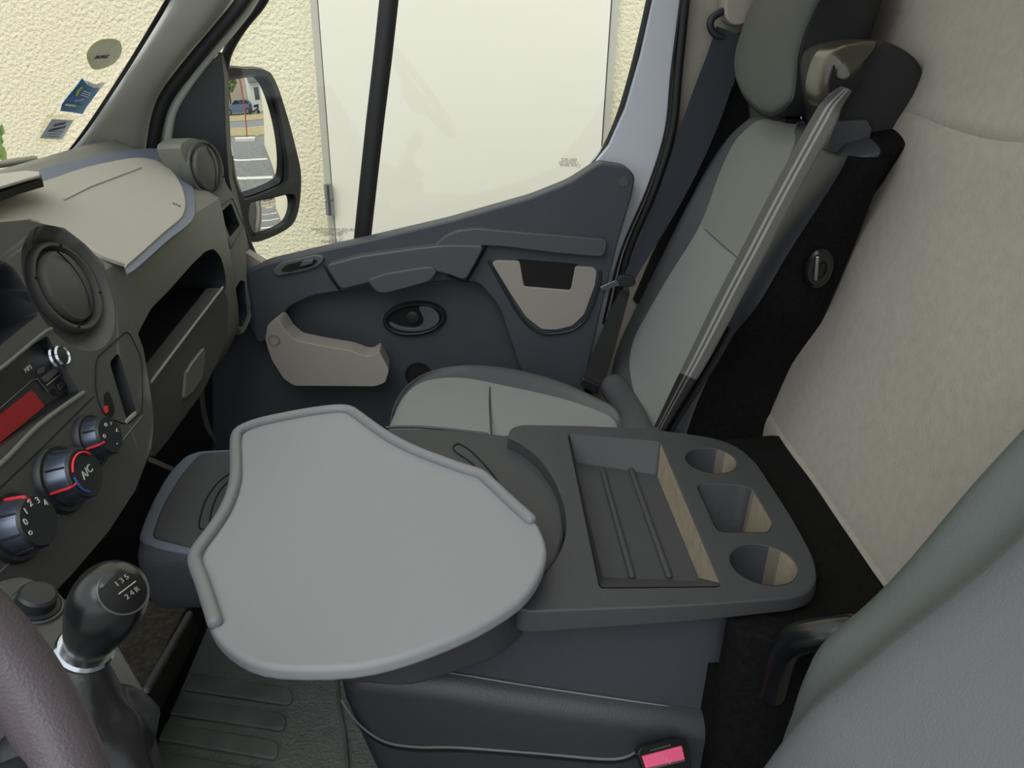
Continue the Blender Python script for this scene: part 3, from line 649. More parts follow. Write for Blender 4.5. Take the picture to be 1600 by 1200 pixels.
# front bezel: ring with two holes via boolean
bz = slab('mirror_bezel', mo3, -nM*.02, M_blk, mh)
g1 = [(355, 130), (362, 126), (390, 121), (405, 120), (415, 127), (423, 150), (431, 185), (438, 225), (442, 262), (440, 283), (430, 291), (405, 301), (385, 308), (380, 303), (370, 275), (360, 220), (355, 170)]
g1b = [(352, 124), (362, 119), (390, 115), (410, 116), (424, 124), (434, 150), (443, 190), (450, 230), (454, 262), (452, 282), (436, 294), (408, 306), (384, 314), (376, 306), (366, 275), (356, 220), (352, 170)]
g2 = [(388, 322), (400, 315), (430, 308), (452, 304), (463, 305), (466, 314), (463, 330), (453, 347), (436, 358), (407, 371), (398, 369), (392, 355), (387, 338)]
ca_ = frus('c', spl(UU(g1b, MP(.02)), 3, True), spl(UU(g1, MP(-.012)), 3, True), M_blk)
cb_ = slab('c', spl(UU(g2, MP(.02)), 3, True), -nM*.022, M_blk)
cut(bz, [ca_, cb_], 30)
def convex(name, pts, off, R, m):
    o3 = spl(UU(pts, MP(off)), 3, True); c = sum(o3, V((0, 0, 0)))/len(o3)
    rows = []
    for k in range(13):
        s = max(k/12, .002)
        row = []
        for p in o3:
            q = c+(p-c)*s; dd = (q-c).length; row.append(q-nM*(dd*dd/(2*R))+nM*.004)
        rows.append(row)
    ob = loft(name, rows, m, mh, cu=True, angle=None)
    return ob, c
MG1, mc1 = convex('mirror_glass', [(x, y) for x, y in g1], -.006, 1.0, M_mirror)
MG2, mc2 = convex('wide_angle_glass', g2, .002, .30, M_mirror)

# ================================================================== B PILLAR, OUTER BELT
bp = slab('trim_4', rnd(UU([(1066, -30), (1250, -30), (1230, 100), (1180, 230), (1100, 350), (1040, 500), (1000, 660), (900, 700), (915, 600), (945, 512), (975, 400), (1018, 296), (1046, 205), (1054, 110)], PY(1.64)), .01, 3), (0, .03, 0), M_bpil, None, .005); tag(bp, kind='structure')
sl = tube('trim_5', spl(UU([(1074, -30), (1060, 110), (1050, 205), (1022, 296), (980, 398), (955, 505), (925, 600), (900, 650)], PY(1.615)), 5), .009, M_rub, None, n=8); tag(sl, kind='structure')
pz = slab('shadow_strip', UU([(1160, 60), (1150, 130), (1128, 170), (1098, 240), (1060, 320), (1020, 400), (990, 470), (1000, 480), (1040, 400), (1080, 320), (1118, 262), (1148, 210), (1170, 190)], PY(1.625)), (0, .012, 0), M_black); tag(pz, kind='structure')  # black panel standing in for the shadow between belt and backrest
ob_ = root('outer_seat_belt', U(1125, 50, PY(1.60)), 'dark seat belt with its metal tongue hanging by the door pillar', 'seat belt')
slab('guide_cover', rnd(UU([(1133, -30), (1185, -30), (1178, 20), (1165, 38), (1145, 40), (1134, 28)], PY(1.585)), .01, 4), (0, .05, 0), M_bpil, ob_, .006)
tube('guide_ring', spl(UU([(1128, 18), (1113, 28), (1110, 42), (1120, 55), (1145, 60), (1165, 52)], PY(1.60)), 5), .007, M_blk, ob_, n=10)
P_ = [((1139, 48), 20), ((1130, 90), 24), ((1113, 140), 26), ((1095, 190), 26), ((1072, 250), 23), ((1048, 305), 19), ((1024, 355), 15), ((1003, 395), 11), ((982, 436), 8)]
pts, wd = [], []
for i, ((x, y), hw) in enumerate(P_):
    t = i/8; yy = 1.595-.03*t
    c0 = U(x, y, PY(yy)); s = U(x+hw, y+hw*.35, PY(yy-.01))-c0
    pts.append(c0); wd.append(s)
pts_s = spl(pts, 4); wd_s = spl(wd, 4)
ribbon('webbing', pts_s, wd_s, .0025, [M_belt, M_beltg], ob_, cols=[-1, -.5, -.3, .3, .5, 1], colm=[0, 0, 0, 0, 0])
0 and tube('webbing_fold', spl([p+V((0, -.006, 0))+w_*.1 for p, w_ in zip(pts[4:], wd[4:])], 4), .004, M_beltg, ob_, n=8, flat=.3)
P2 = [((977, 455), 7), ((967, 480), 10), ((955, 515), 12), ((945, 545), 14), ((935, 575), 15), ((926, 600), 16)]
pts, wd = [], []
for i, ((x, y), hw) in enumerate(P2):
    c0 = U(x, y, PY(1.565-.01*i)); pts.append(c0); wd.append(U(x+hw, y+hw*.35, PY(1.565-.01*i))-c0)
ribbon('lower_webbing', spl(pts, 4), spl(wd, 4), .0025, M_rub, ob_)
tp = slab('tongue_head', rnd(UU([(963, 437), (970, 430), (985, 431), (994, 436), (993, 446), (983, 450), (970, 449), (963, 445)], PY(1.548)), .006, 3), (0, .012, 0), M_blk, ob_, .003)
slab('tongue_plate', rnd(UU([(937, 449), (962, 438), (966, 440), (968, 446), (941, 455)], PY(1.542)), .002, 2), (0, .004, 0), M_metal, ob_, .0008)
slab('belt_stop', rnd(UU([(977, 452), (983, 450), (984, 459), (978, 460)], PY(1.545)), .002, 2), (0, .006, 0), M_blk, ob_, .001)
slab('end_anchor', rnd(UU([(906, 601), (912, 592), (937, 603), (932, 614), (925, 613)], PY(1.500)), .003, 3), (0, .015, 0), M_metal, ob_, .003)

# ================================================================== PASSENGER SEAT
ps = root('passenger_seat', (.1, 1.35, 0), 'outer passenger seat with pale grey fabric centre, dark vinyl bolsters and headrest', 'car seat')
NB = V((-.95, 0, .31)).normalized()
def BP(off=0): return PL((.34, 1.15, .60), (-.95, 0, .31), off)
# rows from bottom to top: far edge, insert left, insert right, near-bolster front edge, near front edge of felt, felt back
FE = [(985, 690), (960, 600), (957, 565), (968, 508), (987, 464), (1031, 376), (1075, 306), (1110, 252), (1138, 210), (1160, 190)]
IL = [(1010, 690), (989, 605), (981, 565), (986, 530), (1006, 492), (1044, 429), (1094, 352), (1118, 274), (1140, 222), (1166, 198)]
IR = [(1030, 692), (1060, 612), (1083, 570), (1103, 530), (1123, 490), (1146, 450), (1160, 409), (1218, 290), (1246, 222), (1240, 205)]
NE = [(1065, 700), (1075, 662), (1092, 618), (1115, 570), (1142, 528), (1182, 480), (1228, 402), (1290, 310), (1325, 258), (1330, 245)]
rows = []
for i, (a, b, c, d) in enumerate(zip(FE, IL, IR, NE)):
    hb = .030 if 0 < i < 7 else (.014 if i == 7 else .002)
    A = U(*a, BP(.0)); B = U(*b, BP(.004)); C = U(*c, BP(.004)); Dn = U(*d, BP(-.01))
    A.y = min(A.y, 1.64)
    Bk = V((.125, 0, .03))
    rows.append([A+Bk+V((0, .0, 0)), A, A.lerp(B, .5)+NB*hb, B, B.lerp(C, .5)-NB*.006, C, C.lerp(Dn, .5)+NB*hb*.7, Dn, Dn+V((.03, .0, .008)), Dn+Bk*.9, Dn.lerp(A, .5)+Bk])
rr = [[rows[i][j] for i in range(10)] for j in range(11)]
rr = [spl(r, 3) for r in rr]; rows2 = list(map(list, zip(*rr)))
topc = rows2[-1]; cc = sum(topc, V((0, 0, 0)))/len(topc)
rows2.append([cc+(p-cc)*.9+V((0, 0, .012)) for p in topc]); rows2.append([cc+(p-cc)*.5+V((0, 0, .02)) for p in topc])
#               Bk-A, A-bol, bol-B, B-m, m-C, C-bol, bol-D, D-side, side felt, back, back
br = loft('backrest', rows2, [M_leath, M_fab, M_felt, M_fab2, M_leathd], ps, cu=True, cap=True, sub=2, colm=[4, 0, 0, 1, 1, 4, 4, 4, 2, 2, 2])
for k, p in enumerate(br.data.polygons):
    if p.material_index == 1 and k//11 >= 18: p.material_index = 3
tube('seam', spl(UU([(1094, 352), (1127, 381), (1160, 409)], BP(.004)), 4), .0008, M_leathd, br, n=6)
# recliner / side latch
ly = U(1228, 402, BP(-.01)).y-.017
lt = lathe('side_latch', [(.024, 0), (.024, .006), (.020, .010), (.012, .010), (.011, .006), (.001, .006)], U(1278, 418, PY(ly)), (-.1, -1, 0), M_knob, ps, 28, sx=1.25, sy=.85)
tube('latch_bar', [U(1277, 402, PY(ly-.010)), U(1274, 436, PY(ly-.010))], .004, M_metal, lt, n=8)
slab('latch_slot', UU([(1280, 414), (1290, 411), (1289, 425), (1279, 427)], PY(ly-.010)), (0, .004, 0), M_black, lt)
# felt side panel following the near edge
FB = [(1172, 702), (1205, 688), (1222, 648), (1246, 580), (1262, 546), (1291, 482), (1331, 388), (1360, 312), (1386, 254), (1388, 246)]
rows = []
for (b, d) in zip(FB, NE):
    Dn = U(*d, BP(-.01)); y = Dn.y-.006; Bq = U(*b, PY(y+.004)); d2 = (Bq-Dn)
    rows.append([Dn+V((.002, .02, 0)), Dn+V((.004, -.006, 0)), Dn+d2*.3+V((0, -.010, 0)), Dn+d2*.7+V((0, -.010, 0)), Bq+V((0, -.004, 0)), Bq+V((0, .03, 0))])
rows = [spl([r[i] for r in rows], 3) for i in range(6)]; rows = list(map(list, zip(*rows)))
loft('side_panel', rows, M_felt, ps, cu=True, cap=True)
# cushion
def CU(z): return PZ(z)
cz = .50
K = [ # rows along x (front to back): far outer low, far bolster top, insert far edge, insert mid, near edge
    ((606, 640), (612, 632), (616, 640), (606, 660), (600, 690)),
    ((632, 594), (645, 586), (650, 592), (625, 640), (615, 680)),
    ((690, 570), (700, 570), (690, 584), (680, 630), (672, 684)),
    ((745, 566), (750, 568), (728, 586), (725, 630), (722, 690)),
    ((800, 570), (800, 574), (790, 602), (785, 640), (780, 695)),
    ((862, 585), (862, 590), (850, 614), (845, 650), (840, 705)),
    ((908, 603), (905, 608), (900, 626), (895, 660), (890, 715)),
    ((945, 620), (940, 628), (935, 640), (940, 670), (940, 725)),
    ((985, 640), (978, 642), (968, 652), (970, 690), (980, 735))]
rows = []
for i, (a, b, c, d, e_) in enumerate(K):
    ed = 0 if i else -.03
    A = U(*a, CU(.545+ed)); B = U(*b, CU(.555+ed)); C = U(*c, CU(.535+ed)); Dd = U(*d, CU(.53+ed)); E_ = U(*e_, CU(.525+ed))
    A.y = min(A.y, 1.55)
    rows.append([V((A.x, A.y, .40)), A, B, C, Dd, E_, V((E_.x, E_.y-.01, .40))])
fr_ = rows[0]; rows = [[V((p.x+.02, p.y, .40)) for p in fr_], [V((p.x-.004, p.y, .45)) for p in fr_]]+rows
cu_ = loft('cushion', rows, [M_leath, M_fab], ps, cu=True, cap=True, sub=2, colm=[0, 0, 0, 1, 1, 1, 0])
tube('cushion_seam', spl(UU([(766, 598), (765, 625), (766, 650), (768, 682)], CU(.534)), 4), .0018, M_leathd, cu_, n=8)
tube('cushion_welt', spl(UU([(604, 668), (648, 667), (700, 671), (760, 678)], CU(.532)), 4), .003, M_leathd, cu_, n=8)
box('base', (.10, 1.34, .22), (.50, .44, .40), M_black, ps, .02)
tube('corner_pad', spl([U(960, 605, PY(1.50)), U(975, 630, PY(1.42)), U(990, 660, PY(1.30)), U(1000, 690, PY(1.2))], 4), .03, M_leath, ps, n=12)
# headrest
def HP(off): return PL((.50, 1.3, 1.15), (-.95, 0, .22), off)
NH = V((-.95, 0, .22)).normalized()
ho = [(1215, -70), (1188, -20), (1170, 10), (1160, 40), (1148, 80), (1146, 112), (1156, 142), (1178, 168), (1198, 178), (1212, 176), (1232, 160), (1240, 130), (1243, 90), (1252, 52), (1266, 20), (1285, -30), (1270, -80), (1240, -95)]
hf = spl(UU(ho, HP(.045)), 3, True); hc = sum(hf, V((0, 0, 0)))/len(hf)
hb0 = spl(UU([(1225, -75), (1190, -25), (1172, 10), (1160, 40), (1149, 82), (1148, 118), (1158, 150), (1182, 178), (1205, 188), (1225, 187), (1262, 176), (1284, 160), (1292, 120), (1305, 70), (1322, 20), (1340, -40), (1320, -90), (1270, -105)], HP(-.015)), 3, True)
hbk = [p-NH*.05 for p in hb0]
rows = [[hc+(p-hc)*s+NH*d for p in hf] for s, d in ((.001, .014), (.45, .012), (.8, .008), (.95, .003), (1.0, -.004))]+[hf[i].lerp(hb0[i], .55) for i in range(len(hf))] * 0
rows.append([a.lerp(b, .5)-NH*.004 for a, b in zip(hf, hb0)]); rows.append(hb0); rows.append(hbk)
hcb = sum(hbk, V((0, 0, 0)))/len(hbk); rows.append([hcb+(p-hcb)*.85-NH*.015 for p in hbk]); rows.append([hcb+(p-hcb)*.1-NH*.02 for p in hbk])
hr = loft('headrest', rows, [M_head, M_headd], ps, cu=True, sub=1, rowm=[0]*4+[1]*5)
tube('headrest_piping', [p+NH*.000 for p in rows[4]], .0016, M_blk, hr, closed=True, n=6)
tube('headrest_post', [U(1253, 150, PY(1.30)), U(1252, 200, PY(1.30))], .006, M_chrome, ps, n=10)
slab('post_guide', UU([(1228, 184), (1258, 188), (1256, 196), (1226, 192)], PY(1.29)), (0, .03, 0), M_black, ps, .002)
# belt tower on the near shoulder
tw = [(1284, 150), (1285, 130), (1292, 100), (1303, 80), (1320, 71), (1358, 63), (1394, 63), (1425, 78), (1443, 92), (1451, 110), (1450, 135), (1440, 165), (1420, 192), (1408, 208), (1388, 250), (1320, 238), (1305, 185), (1292, 172)]
t3 = rnd(UU(tw, PY(1.135)), .01, 3)
tc_ = sum(t3, V((0, 0, 0)))/len(t3)
rows = [[tc_+(p-tc_)*s+V((0, dy, 0)) for p in t3] for s, dy in ((.001, -.002), (.75, 0), (.93, .006), (1.0, .022), (1.0, .10), (.93, .135), (.1, .14))]
twr = loft('belt_tower', rows, M_headd, ps, cu=True)
cp = rnd(UU([(1283, 153), (1284, 131), (1292, 100), (1303, 81), (1320, 72), (1356, 64), (1378, 64), (1368, 75), (1356, 95), (1345, 120), (1328, 150), (1314, 170), (1302, 176), (1290, 168)], PY(1.125)), .008, 4)
cpc = sum(cp, V((0, 0, 0)))/len(cp)
rows = [[cpc+(p-cpc)*s+V((0, dy, 0)) for p in cp] for s, dy in ((.02, -.012), (.5, -.009), (.8, -.002), (.96, .008), (1.0, .02), (1.0, .06))]
cap_ = loft('tower_cap', rows, M_olive, twr, cu=True)
TWY = 1.104
slot = spl(UU([(1306, 104), (1303, 112), (1299, 126), (1299, 142), (1306, 150), (1318, 150), (1330, 140), (1340, 126), (1347, 116), (1347, 110), (1340, 112), (1332, 122), (1320, 125), (1309, 120), (1307, 110)], PY(TWY)), 3, True)
sc0 = sum(slot, V((0, 0, 0)))/len(slot); slot = [sc0+(p-sc0)*1.12 for p in slot]
slab('belt_slot', slot, (0, .006, 0), M_black, twr)
slab('tower_band', rnd(UU([(1306, 190), (1354, 187), (1362, 200), (1356, 240), (1296, 238), (1298, 215)], PY(1.118)), .003, 3), (0, .06, 0), M_leathd, twr, .003)

# centre belt
cb = root('center_seat_belt', U(1318, 130, PY(1.10)), 'grey striped seat belt running from the slotted shoulder tower down the backrest', 'seat belt')
P3 = [((1323, 138), 8), ((1304, 158), 13), ((1287, 188), 17), ((1246, 262), 17), ((1212, 325), 17), ((1176, 394), 16.5), ((1146, 450), 16), ((1119, 503), 15.5), ((1091, 558), 14), ((1065, 606), 11.5), ((1044, 645), 9), ((1030, 672), 8), ((1018, 700), 7)]
pts, wd = [], []
for i, ((x, y), hw) in enumerate(P3):
    yy = 1.095+.0*i; dd = .055 if i < 2 else .055
    if i < 2: c0 = U(x, y, PY(1.100)); q = U(x+hw, y+hw*.42, PY(1.100))
    else: c0 = U(x, y, BP(.045)); q = U(x+hw, y+hw*.42, BP(.045))
    pts.append(c0); wd.append(q-c0)
wb = ribbon('webbing', spl(pts, 5), spl(wd, 5), .003, [M_beltg, M_belts, M_rub], cb, cols=[-1, -.72, -.35, -.12, .12, .35, .72, 1], colm=[0, 0, 1, 0, 1, 0, 0])
for k, p in enumerate(wb.data.polygons):
    if k//16 >= 43: p.material_index = 0 if p.material_index == 1 else 2
P4 = [(p+w_*.55+NB*-.010, w_*.75) for p, w_ in zip(pts[7:], wd[7:])]
ribbon('lower_loop', spl([p for p, _ in P4], 4), spl([q for _, q in P4], 4), .003, M_rub, cb)

# ================================================================== MIDDLE SEAT (folded)
ms = root('middle_seat', (.1, .92, 0), 'dark middle seat folded flat into a table with storage recess and cup holders', 'car seat')
ZC = .625
yN = .70
sec = UU([(560, 1046), (600, 1000), (700, 975), (800, 968), (900, 958), (1190, 946)], PY(yN))
bot_ = UU([(1165, 1080), (1150, 1115), (1110, 1125), (1000, 1110), (830, 1086), (700, 1064)], PY(yN))
o = slab('folded_backrest', sec+bot_, (0, .45, 0), M_weave, ms)
FBK = o
topo = rnd(UU([(450, 700), (560, 672), (640, 668), (700, 670), (800, 680), (846, 716), (875, 768), (884, 830), (870, 880), (830, 925), (780, 966), (640, 1010), (500, 1000), (420, 900)], PZ(.605)), .02, 4)
slab('backrest_shell', topo, (0, 0, -.06), M_cons, ms, .006)
gro = spl(UU([(716, 693), (708, 698), (712, 706), (735, 722), (765, 750), (775, 762)], PZ(.606)), 5)
tube('shell_groove', gro, .0012, M_black, ms, n=6)
tube('shell_groove', spl(UU([(716, 693), (735, 704), (765, 735), (790, 770)], PZ(.606)), 5), .0012, M_black, ms, n=6)
tube('seam_stitching', spl([p+V((0, -.003, .004)) for p in UU([(560, 1034), (700, 1052), (830, 1073), (1000, 1098), (1100, 1112), (1140, 1106), (1166, 1070), (1182, 1000), (1184, 960)], PY(yN))], 5), .0012, M_stit, ms, n=6)
# head end
ho = UU([(212, 880), (216, 850), (228, 815), (240, 788), (256, 758), (270, 738), (290, 718), (312, 708), (400, 704), (450, 760), (440, 900), (300, 876)], PZ(.60))
hs = rnd(ho, .02, 4)
rows = [hs]+[[p+V((0, 0, dz))+((sum(hs, V((0, 0, 0)))/len(hs))-p)*s for p in hs] for dz, s in ((-.02, -.01), (-.05, .0), (-.08, .06), (-.10, .2))]
rows = [[p+V((0, 0, .008))+((sum(hs, V((0, 0, 0)))/len(hs))-p)*.05 for p in hs]]+rows
loft('headrest', rows, M_weave, ms, cu=True, cap=True, sub=1)
slab('headrest_border', [p+V((0, 0, .007)) for p in rnd(UU([(216, 850), (228, 815), (240, 788), (256, 758), (270, 738), (290, 718), (312, 710), (400, 706), (440, 760), (430, 890), (300, 872), (240, 862)], PZ(.60)), .015, 4)], (0, 0, -.012), M_bord, ms, .004)
pad = slab('headrest_plate', [p+V((0, 0, .010)) for p in rnd(UU([(238, 848), (250, 812), (262, 786), (280, 756), (300, 730), (316, 715), (400, 711), (440, 770), (430, 880), (300, 864)], PZ(.60)), .012, 4)], (0, 0, -.010), M_cons, ms, .004)
for g_ in ([(372, 733), (345, 750), (325, 775), (315, 800), (311, 822), (318, 827), (330, 824)], [(366, 745), (345, 765), (333, 790), (328, 812), (330, 826)]):
    tube('plate_groove', spl(UU(g_, PZ(.6105)), 5), .0011, M_black, pad, n=6)
# storage console
con_o = UU([(793, 683), (798, 668), (815, 663), (930, 665), (1030, 671), (1118, 684), (1152, 697), (1180, 720), (1240, 812), (1272, 872), (1277, 905), (1265, 925), (1240, 934), (1080, 946), (930, 951), (825, 955), (806, 948), (812, 930), (835, 910), (858, 888), (876, 860), (886, 828), (882, 790), (866, 748), (840, 712), (810, 690)], PZ(ZC))
con_t = rnd(con_o, [.004, .01, .012, .05, .05, .03, .03, .03, .05, .04, .03, .03, .03, .05, .05, .015, .01, .02, .02, .02, .02, .02, .02, .02, .02, .02], 4)
cc0 = sum(con_t, V((0, 0, 0)))/len(con_t)
def con_d(p): return .030-.012*max(0, min(1, (p.x-.05)/.3))
con_b = [cc0+(p-cc0)*1.010-V((0, 0, con_d(p))) for p in con_t]
con = loft('storage_console', [con_t, con_b], [M_cons, M_dust_lit, M_black], ms, cu=True, cap=True)
pc = [cc0+(p-cc0)*.94 for p in con_o[:14]]; pc = [p for p in pc if p.y > .715]
xr, xl = max(p.x for p in pc), cc0.x-.055
pc = [V((xl, 1.13, 0))]+[V((xr-.03, 1.13, 0)), V((xr, 1.08, 0)), V((xr, .709, 0)), V((xl, .709, 0))]
cut(FBK, [frus('c', [V((p.x, p.y, .70)) for p in pc], [V((p.x, p.y, .535)) for p in pc], M_weave)], 35); bev(FBK, .010, 4, 40)
rim = UU([(888, 678), (1031, 690), (1126, 916), (938, 918)], PZ(ZC+.0)); flo = UU([(898, 722), (1026, 742), (1094, 908), (942, 902)], PZ(ZC-.040))
rimr, flor = rnd(rim, .006, 3), rnd(flo, .006, 3)
recess = frus('c', [p+V((0, 0, .01)) for p in rimr], [p-V((0, 0, .046)) for p in rimr], M_cons)
nR = len(rimr)
liner = loft('tray_liner', [[a.lerp(b, k/12) for a, b in zip(rimr, flor)] for k in range(13)], [M_cons, M_dust_lit], ms, cu=True, angle=30)
lf = slab('tray_floor', flor, (0, 0, -.002), M_cons, ms)
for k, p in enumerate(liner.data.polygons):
    if (k % nR) in (7,): p.material_index = 1  # rear wall: dust plus windscreen light, both put into its colour
c1 = U(1111, 719, PZ(ZC)); c3 = U(1193, 881, PZ(ZC))
cyl1 = lathe('c', [(.0365, .01), (.0365, -.05)], c1, (0, 0, 1), M_cons, None, 48)
cyl3 = lathe('c', [(.0385, .01), (.0385, -.05)], c3, (0, 0, 1), M_cons, None, 48)
sqt = rnd(UU([(1088, 756), (1172, 758), (1208, 820), (1200, 831), (1122, 831)], PZ(ZC)), [.012, .02, .012, .006, .012], 4)
sqc = sum(sqt, V((0, 0, 0)))/len(sqt)
sq = frus('c', [p+V((0, 0, .01)) for p in sqt], [p-V((0, 0, .05)) for p in sqt], M_cons)
cut(con, [recess, cyl1, cyl3, sq], 40)
M_dust_halflit = mat('dusty_halflit_plastic', (104, 99, 90), .8, (600, .3))  # in-between tone: dust and weaker windscreen light in the colour
def well(nm, top, c, k, dep):
    """liner of a holder; dust and windscreen light are coloured onto the rear wall"""
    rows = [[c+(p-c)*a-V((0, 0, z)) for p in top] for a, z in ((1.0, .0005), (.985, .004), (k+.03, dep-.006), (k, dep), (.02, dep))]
    o = loft(nm, rows, [M_cons, M_dust_halflit, M_dust_lit], ms, cu=True, angle=50)
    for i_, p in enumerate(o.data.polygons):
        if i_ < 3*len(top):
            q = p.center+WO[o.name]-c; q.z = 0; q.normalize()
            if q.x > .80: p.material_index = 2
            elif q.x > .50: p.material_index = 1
    return o
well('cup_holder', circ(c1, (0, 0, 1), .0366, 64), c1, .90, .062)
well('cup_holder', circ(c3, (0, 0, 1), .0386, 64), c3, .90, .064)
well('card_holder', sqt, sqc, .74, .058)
bev(con, .0030, 3, 40)
rc = sum(flo, V((0, 0, 0)))/4
for t in (.30, .68):
    a_ = U(898+(1026-898)*t*.92+8, 722+12, PZ(ZC-.038)); b_ = U(942+(1094-942)*t, 900, PZ(ZC-.038))
    tube('recess_rib', [a_, b_], .0045, M_cons, con, n=10, flat=.8, up=(0, 0, 1))
# lower cushion
cs_ = UU([(540, 1052), (528, 1080), (534, 1110), (552, 1150), (575, 1200), (620, 1290), (1150, 1330), (1195, 1200), (1170, 1140), (1110, 1132), (1000, 1118), (830, 1094), (700, 1072)], PY(.675))
slab('cushion', cs_, (0, .47, 0), M_leathd, ms, .03, 5)
tube('cushion_stitching', spl([p+V((0, -.002, 0)) for p in UU([(534, 1092), (560, 1128), (600, 1156), (650, 1165), (720, 1166), (850, 1176), (960, 1184), (1000, 1168)], PY(.675))], 5), .0016, M_stit, ms, n=6)
tube('cushion_seam', spl([p+V((0, -.001, 0)) for p in UU([(538, 1098), (562, 1134), (600, 1162), (650, 1171), (720, 1172), (850, 1182), (960, 1190), (1003, 1174)], PY(.675))], 5), .0016, M_black, ms, n=6)
# ---- buckle
bk = root('belt_buckle', U(1035, 1180, PY(.64)), 'black seat belt buckle with a pink press button beside the folded seat', 'belt buckle')
PB = PL(U(1035, 1180, PY(.64)), (.15, -.75, .65))
slab('buckle_body', rnd(UU([(996, 1176), (1004, 1166), (1066, 1152), (1074, 1160), (1082, 1200), (1010, 1215)], PB), .004, 3), V((0, .6, -.6))*.03, M_knob, bk, .002)
nP = V((.15, -.75, .65)).normalized()
pb = slab('press_button', [p+nP*.003 for p in rnd(UU([(1002, 1181), (1064, 1164.5), (1069, 1186), (1008, 1200)], PB), .001, 2)], -nP*.006, M_pink, bk, .0008)
text('press_text', 'PRESS', U(1035, 1183, PB)+nP*.0034, -nP*-1, tuple(U(1030, 1200, PB)-U(1035, 1183, PB)), .0085, mat('pink_emboss', (236, 128, 160), .4), pb, .0003)
slab('chrome_edge', [p+nP*.002 for p in UU([(1010, 1200), (1069, 1186), (1069, 1189), (1011, 1203)], PB)], -nP*.004, M_chrome, bk)
for i in range(10): slab('grip_rib', [p+nP*.002 for p in UU([(1016+i*3.2, 1171-i*.9), (1017.6+i*3.2, 1170.6-i*.9), (1018.2+i*3.2, 1173.2-i*.9), (1016.6+i*3.2, 1173.6-i*.9)], PB)], -nP*.003, M_seal, bk)

# ---- carpeted seat base
base = root('seat_base', (.35, .9, 0), 'black carpeted seat base box between the folded seat and the bulkhead', 'seat base')
bo = rnd(UU([(1010, 690), (1165, 686), (1205, 680), (1222, 682), (1300, 775), (1392, 893), (1390, 930), (1320, 985), (1230, 1010), (1150, 990), (1100, 900)], PZ(.598)), .015, 3)
for p in bo: p.x = min(p.x, .532)
bb = [p+V((0, .0, -.55)) for p in bo]
cbx = frus('carpet_box', bo, bb, M_felt, base)
cut(cbx, [frus('c', [cc0+(p-cc0)*.965+V((0, 0, .1)) for p in con_t], [cc0+(p-cc0)*.965-V((0, 0, .12)) for p in con_t], M_felt)], 35)
cl = slab('ceiling_shade', [V((.0, -.10, 1.80)), V((.72, -.10, 1.80)), V((.72, 1.66, 1.80)), V((.0, 1.66, 1.80))], (0, 0, .03), M_bpil); tag(cl, kind='structure')  # rear part of the roof only, out of view, added to shade the bulkhead
# ---- driver seat
ds = root('driver_seat', (.3, .27, 0), 'large grey vinyl driver seat backrest filling the lower right corner', 'car seat')
Ld = [(1700, 545), (1600, 655), (1500, 765), (1406, 880), (1340, 950), (1287, 994), (1258, 1036), (1247, 1090), (1243, 1150), (1240, 1230)]
Gd = [(1800, 620), (1695, 712), (1590, 812), (1500, 893), (1420, 957), (1352, 1010), (1298, 1056), (1243, 1103), (1195, 1162), (1150, 1225)]
rows = []
for a, b in zip(Ld, Gd):
    A = U(*a, PY(.52)); B = U(*b, PY(.465)); G_ = U(*b, PY(.452))
    rows.append([A+V((.16, .0, .05)), A+V((.03, .012, .01)), A, A.lerp(B, .5)+V((-.004, 0, .002)), B+V((.034, .010, .014)), G_+V((.0, -.008, .0)), G_+V((.004, -.04, .0)), G_+V((.03, -.11, .01)), G_+V((.055, -.17, .015)), G_+V((.06, -.24, .015)), G_+V((.03, -.34, .0)), G_+V((.03, -.41, .0)), G_+V((.12, -.42, .04))])
rr = [spl([rows[i][j] for i in range(10)], 3) for j in range(13)]; rows = list(map(list, zip(*rr)))
loft('backrest', rows, [M_drv2, M_drv], ds, cu=True, cap=True, sub=1, colm=[0, 0, 0, 0, 0]+[1]*8)
slab('cushion', rnd([V((-.22, .06, .47)), V((.26, .06, .43)), V((.26, .50, .43)), V((-.22, .50, .47))], .05, 4), (0, 0, -.14), M_drv, ds, .03, 4)
hl = tube('recline_handle', spl([D(1205, 1080, .88), D(1215, 1040, .86), D(1228, 1012, .84), D(1250, 997, .82), D(1290, 990, .80), D(1330, 985, .79)], 5), .017, M_knob, ds, n=14)

# ================================================================== TABLE TRAY
ZT = .655
tb = root('swivel_table', (-.1, .85, .60), 'light grey swivel table top with a raised rim on the folded middle seat', 'table')
to = [(371, 668), (385, 662), (410, 655), (471, 642), (515, 636), (540, 634), (554, 637), (576, 655), (607, 677), (646, 698), (686, 714), (725, 727), (756, 736), (773, 751), (804, 779), (834, 808), (848, 832), (855, 858), (848, 889), (826, 924), (795, 950), (742, 981), (681, 1007), (616, 1029), (550, 1042), (471, 1045), (410, 1040), (371, 1024), (344, 1002), (327, 976), (309, 924), (297, 880), (299, 862), (310, 845), (330, 818), (347, 794), (358, 768), (363, 740), (362, 715), (362, 690), (364, 674)]
t3 = spl(UU(to, PZ(ZT+.004)), 2, True)
tt_ = slab('table_top', t3, (0, 0, -.018), M_tray, tb, .006, 4)
rp = [(336, 972), (326, 940), (316, 910), (305, 880), (306, 866), (314, 852), (332, 828), (350, 800), (362, 772), (368, 745), (368, 715), (368, 688), (372, 676), (385, 668), (412, 659), (470, 647), (520, 640), (545, 641), (560, 650), (583, 667), (610, 685), (647, 704), (688, 720), (724, 733), (750, 741), (768, 756), (798, 784), (829, 812)]
tube('raised_rim', spl(UU(rp, PZ(ZT+.006)), 4), .0078, M_trayr, tb, n=14, flat=1.0)
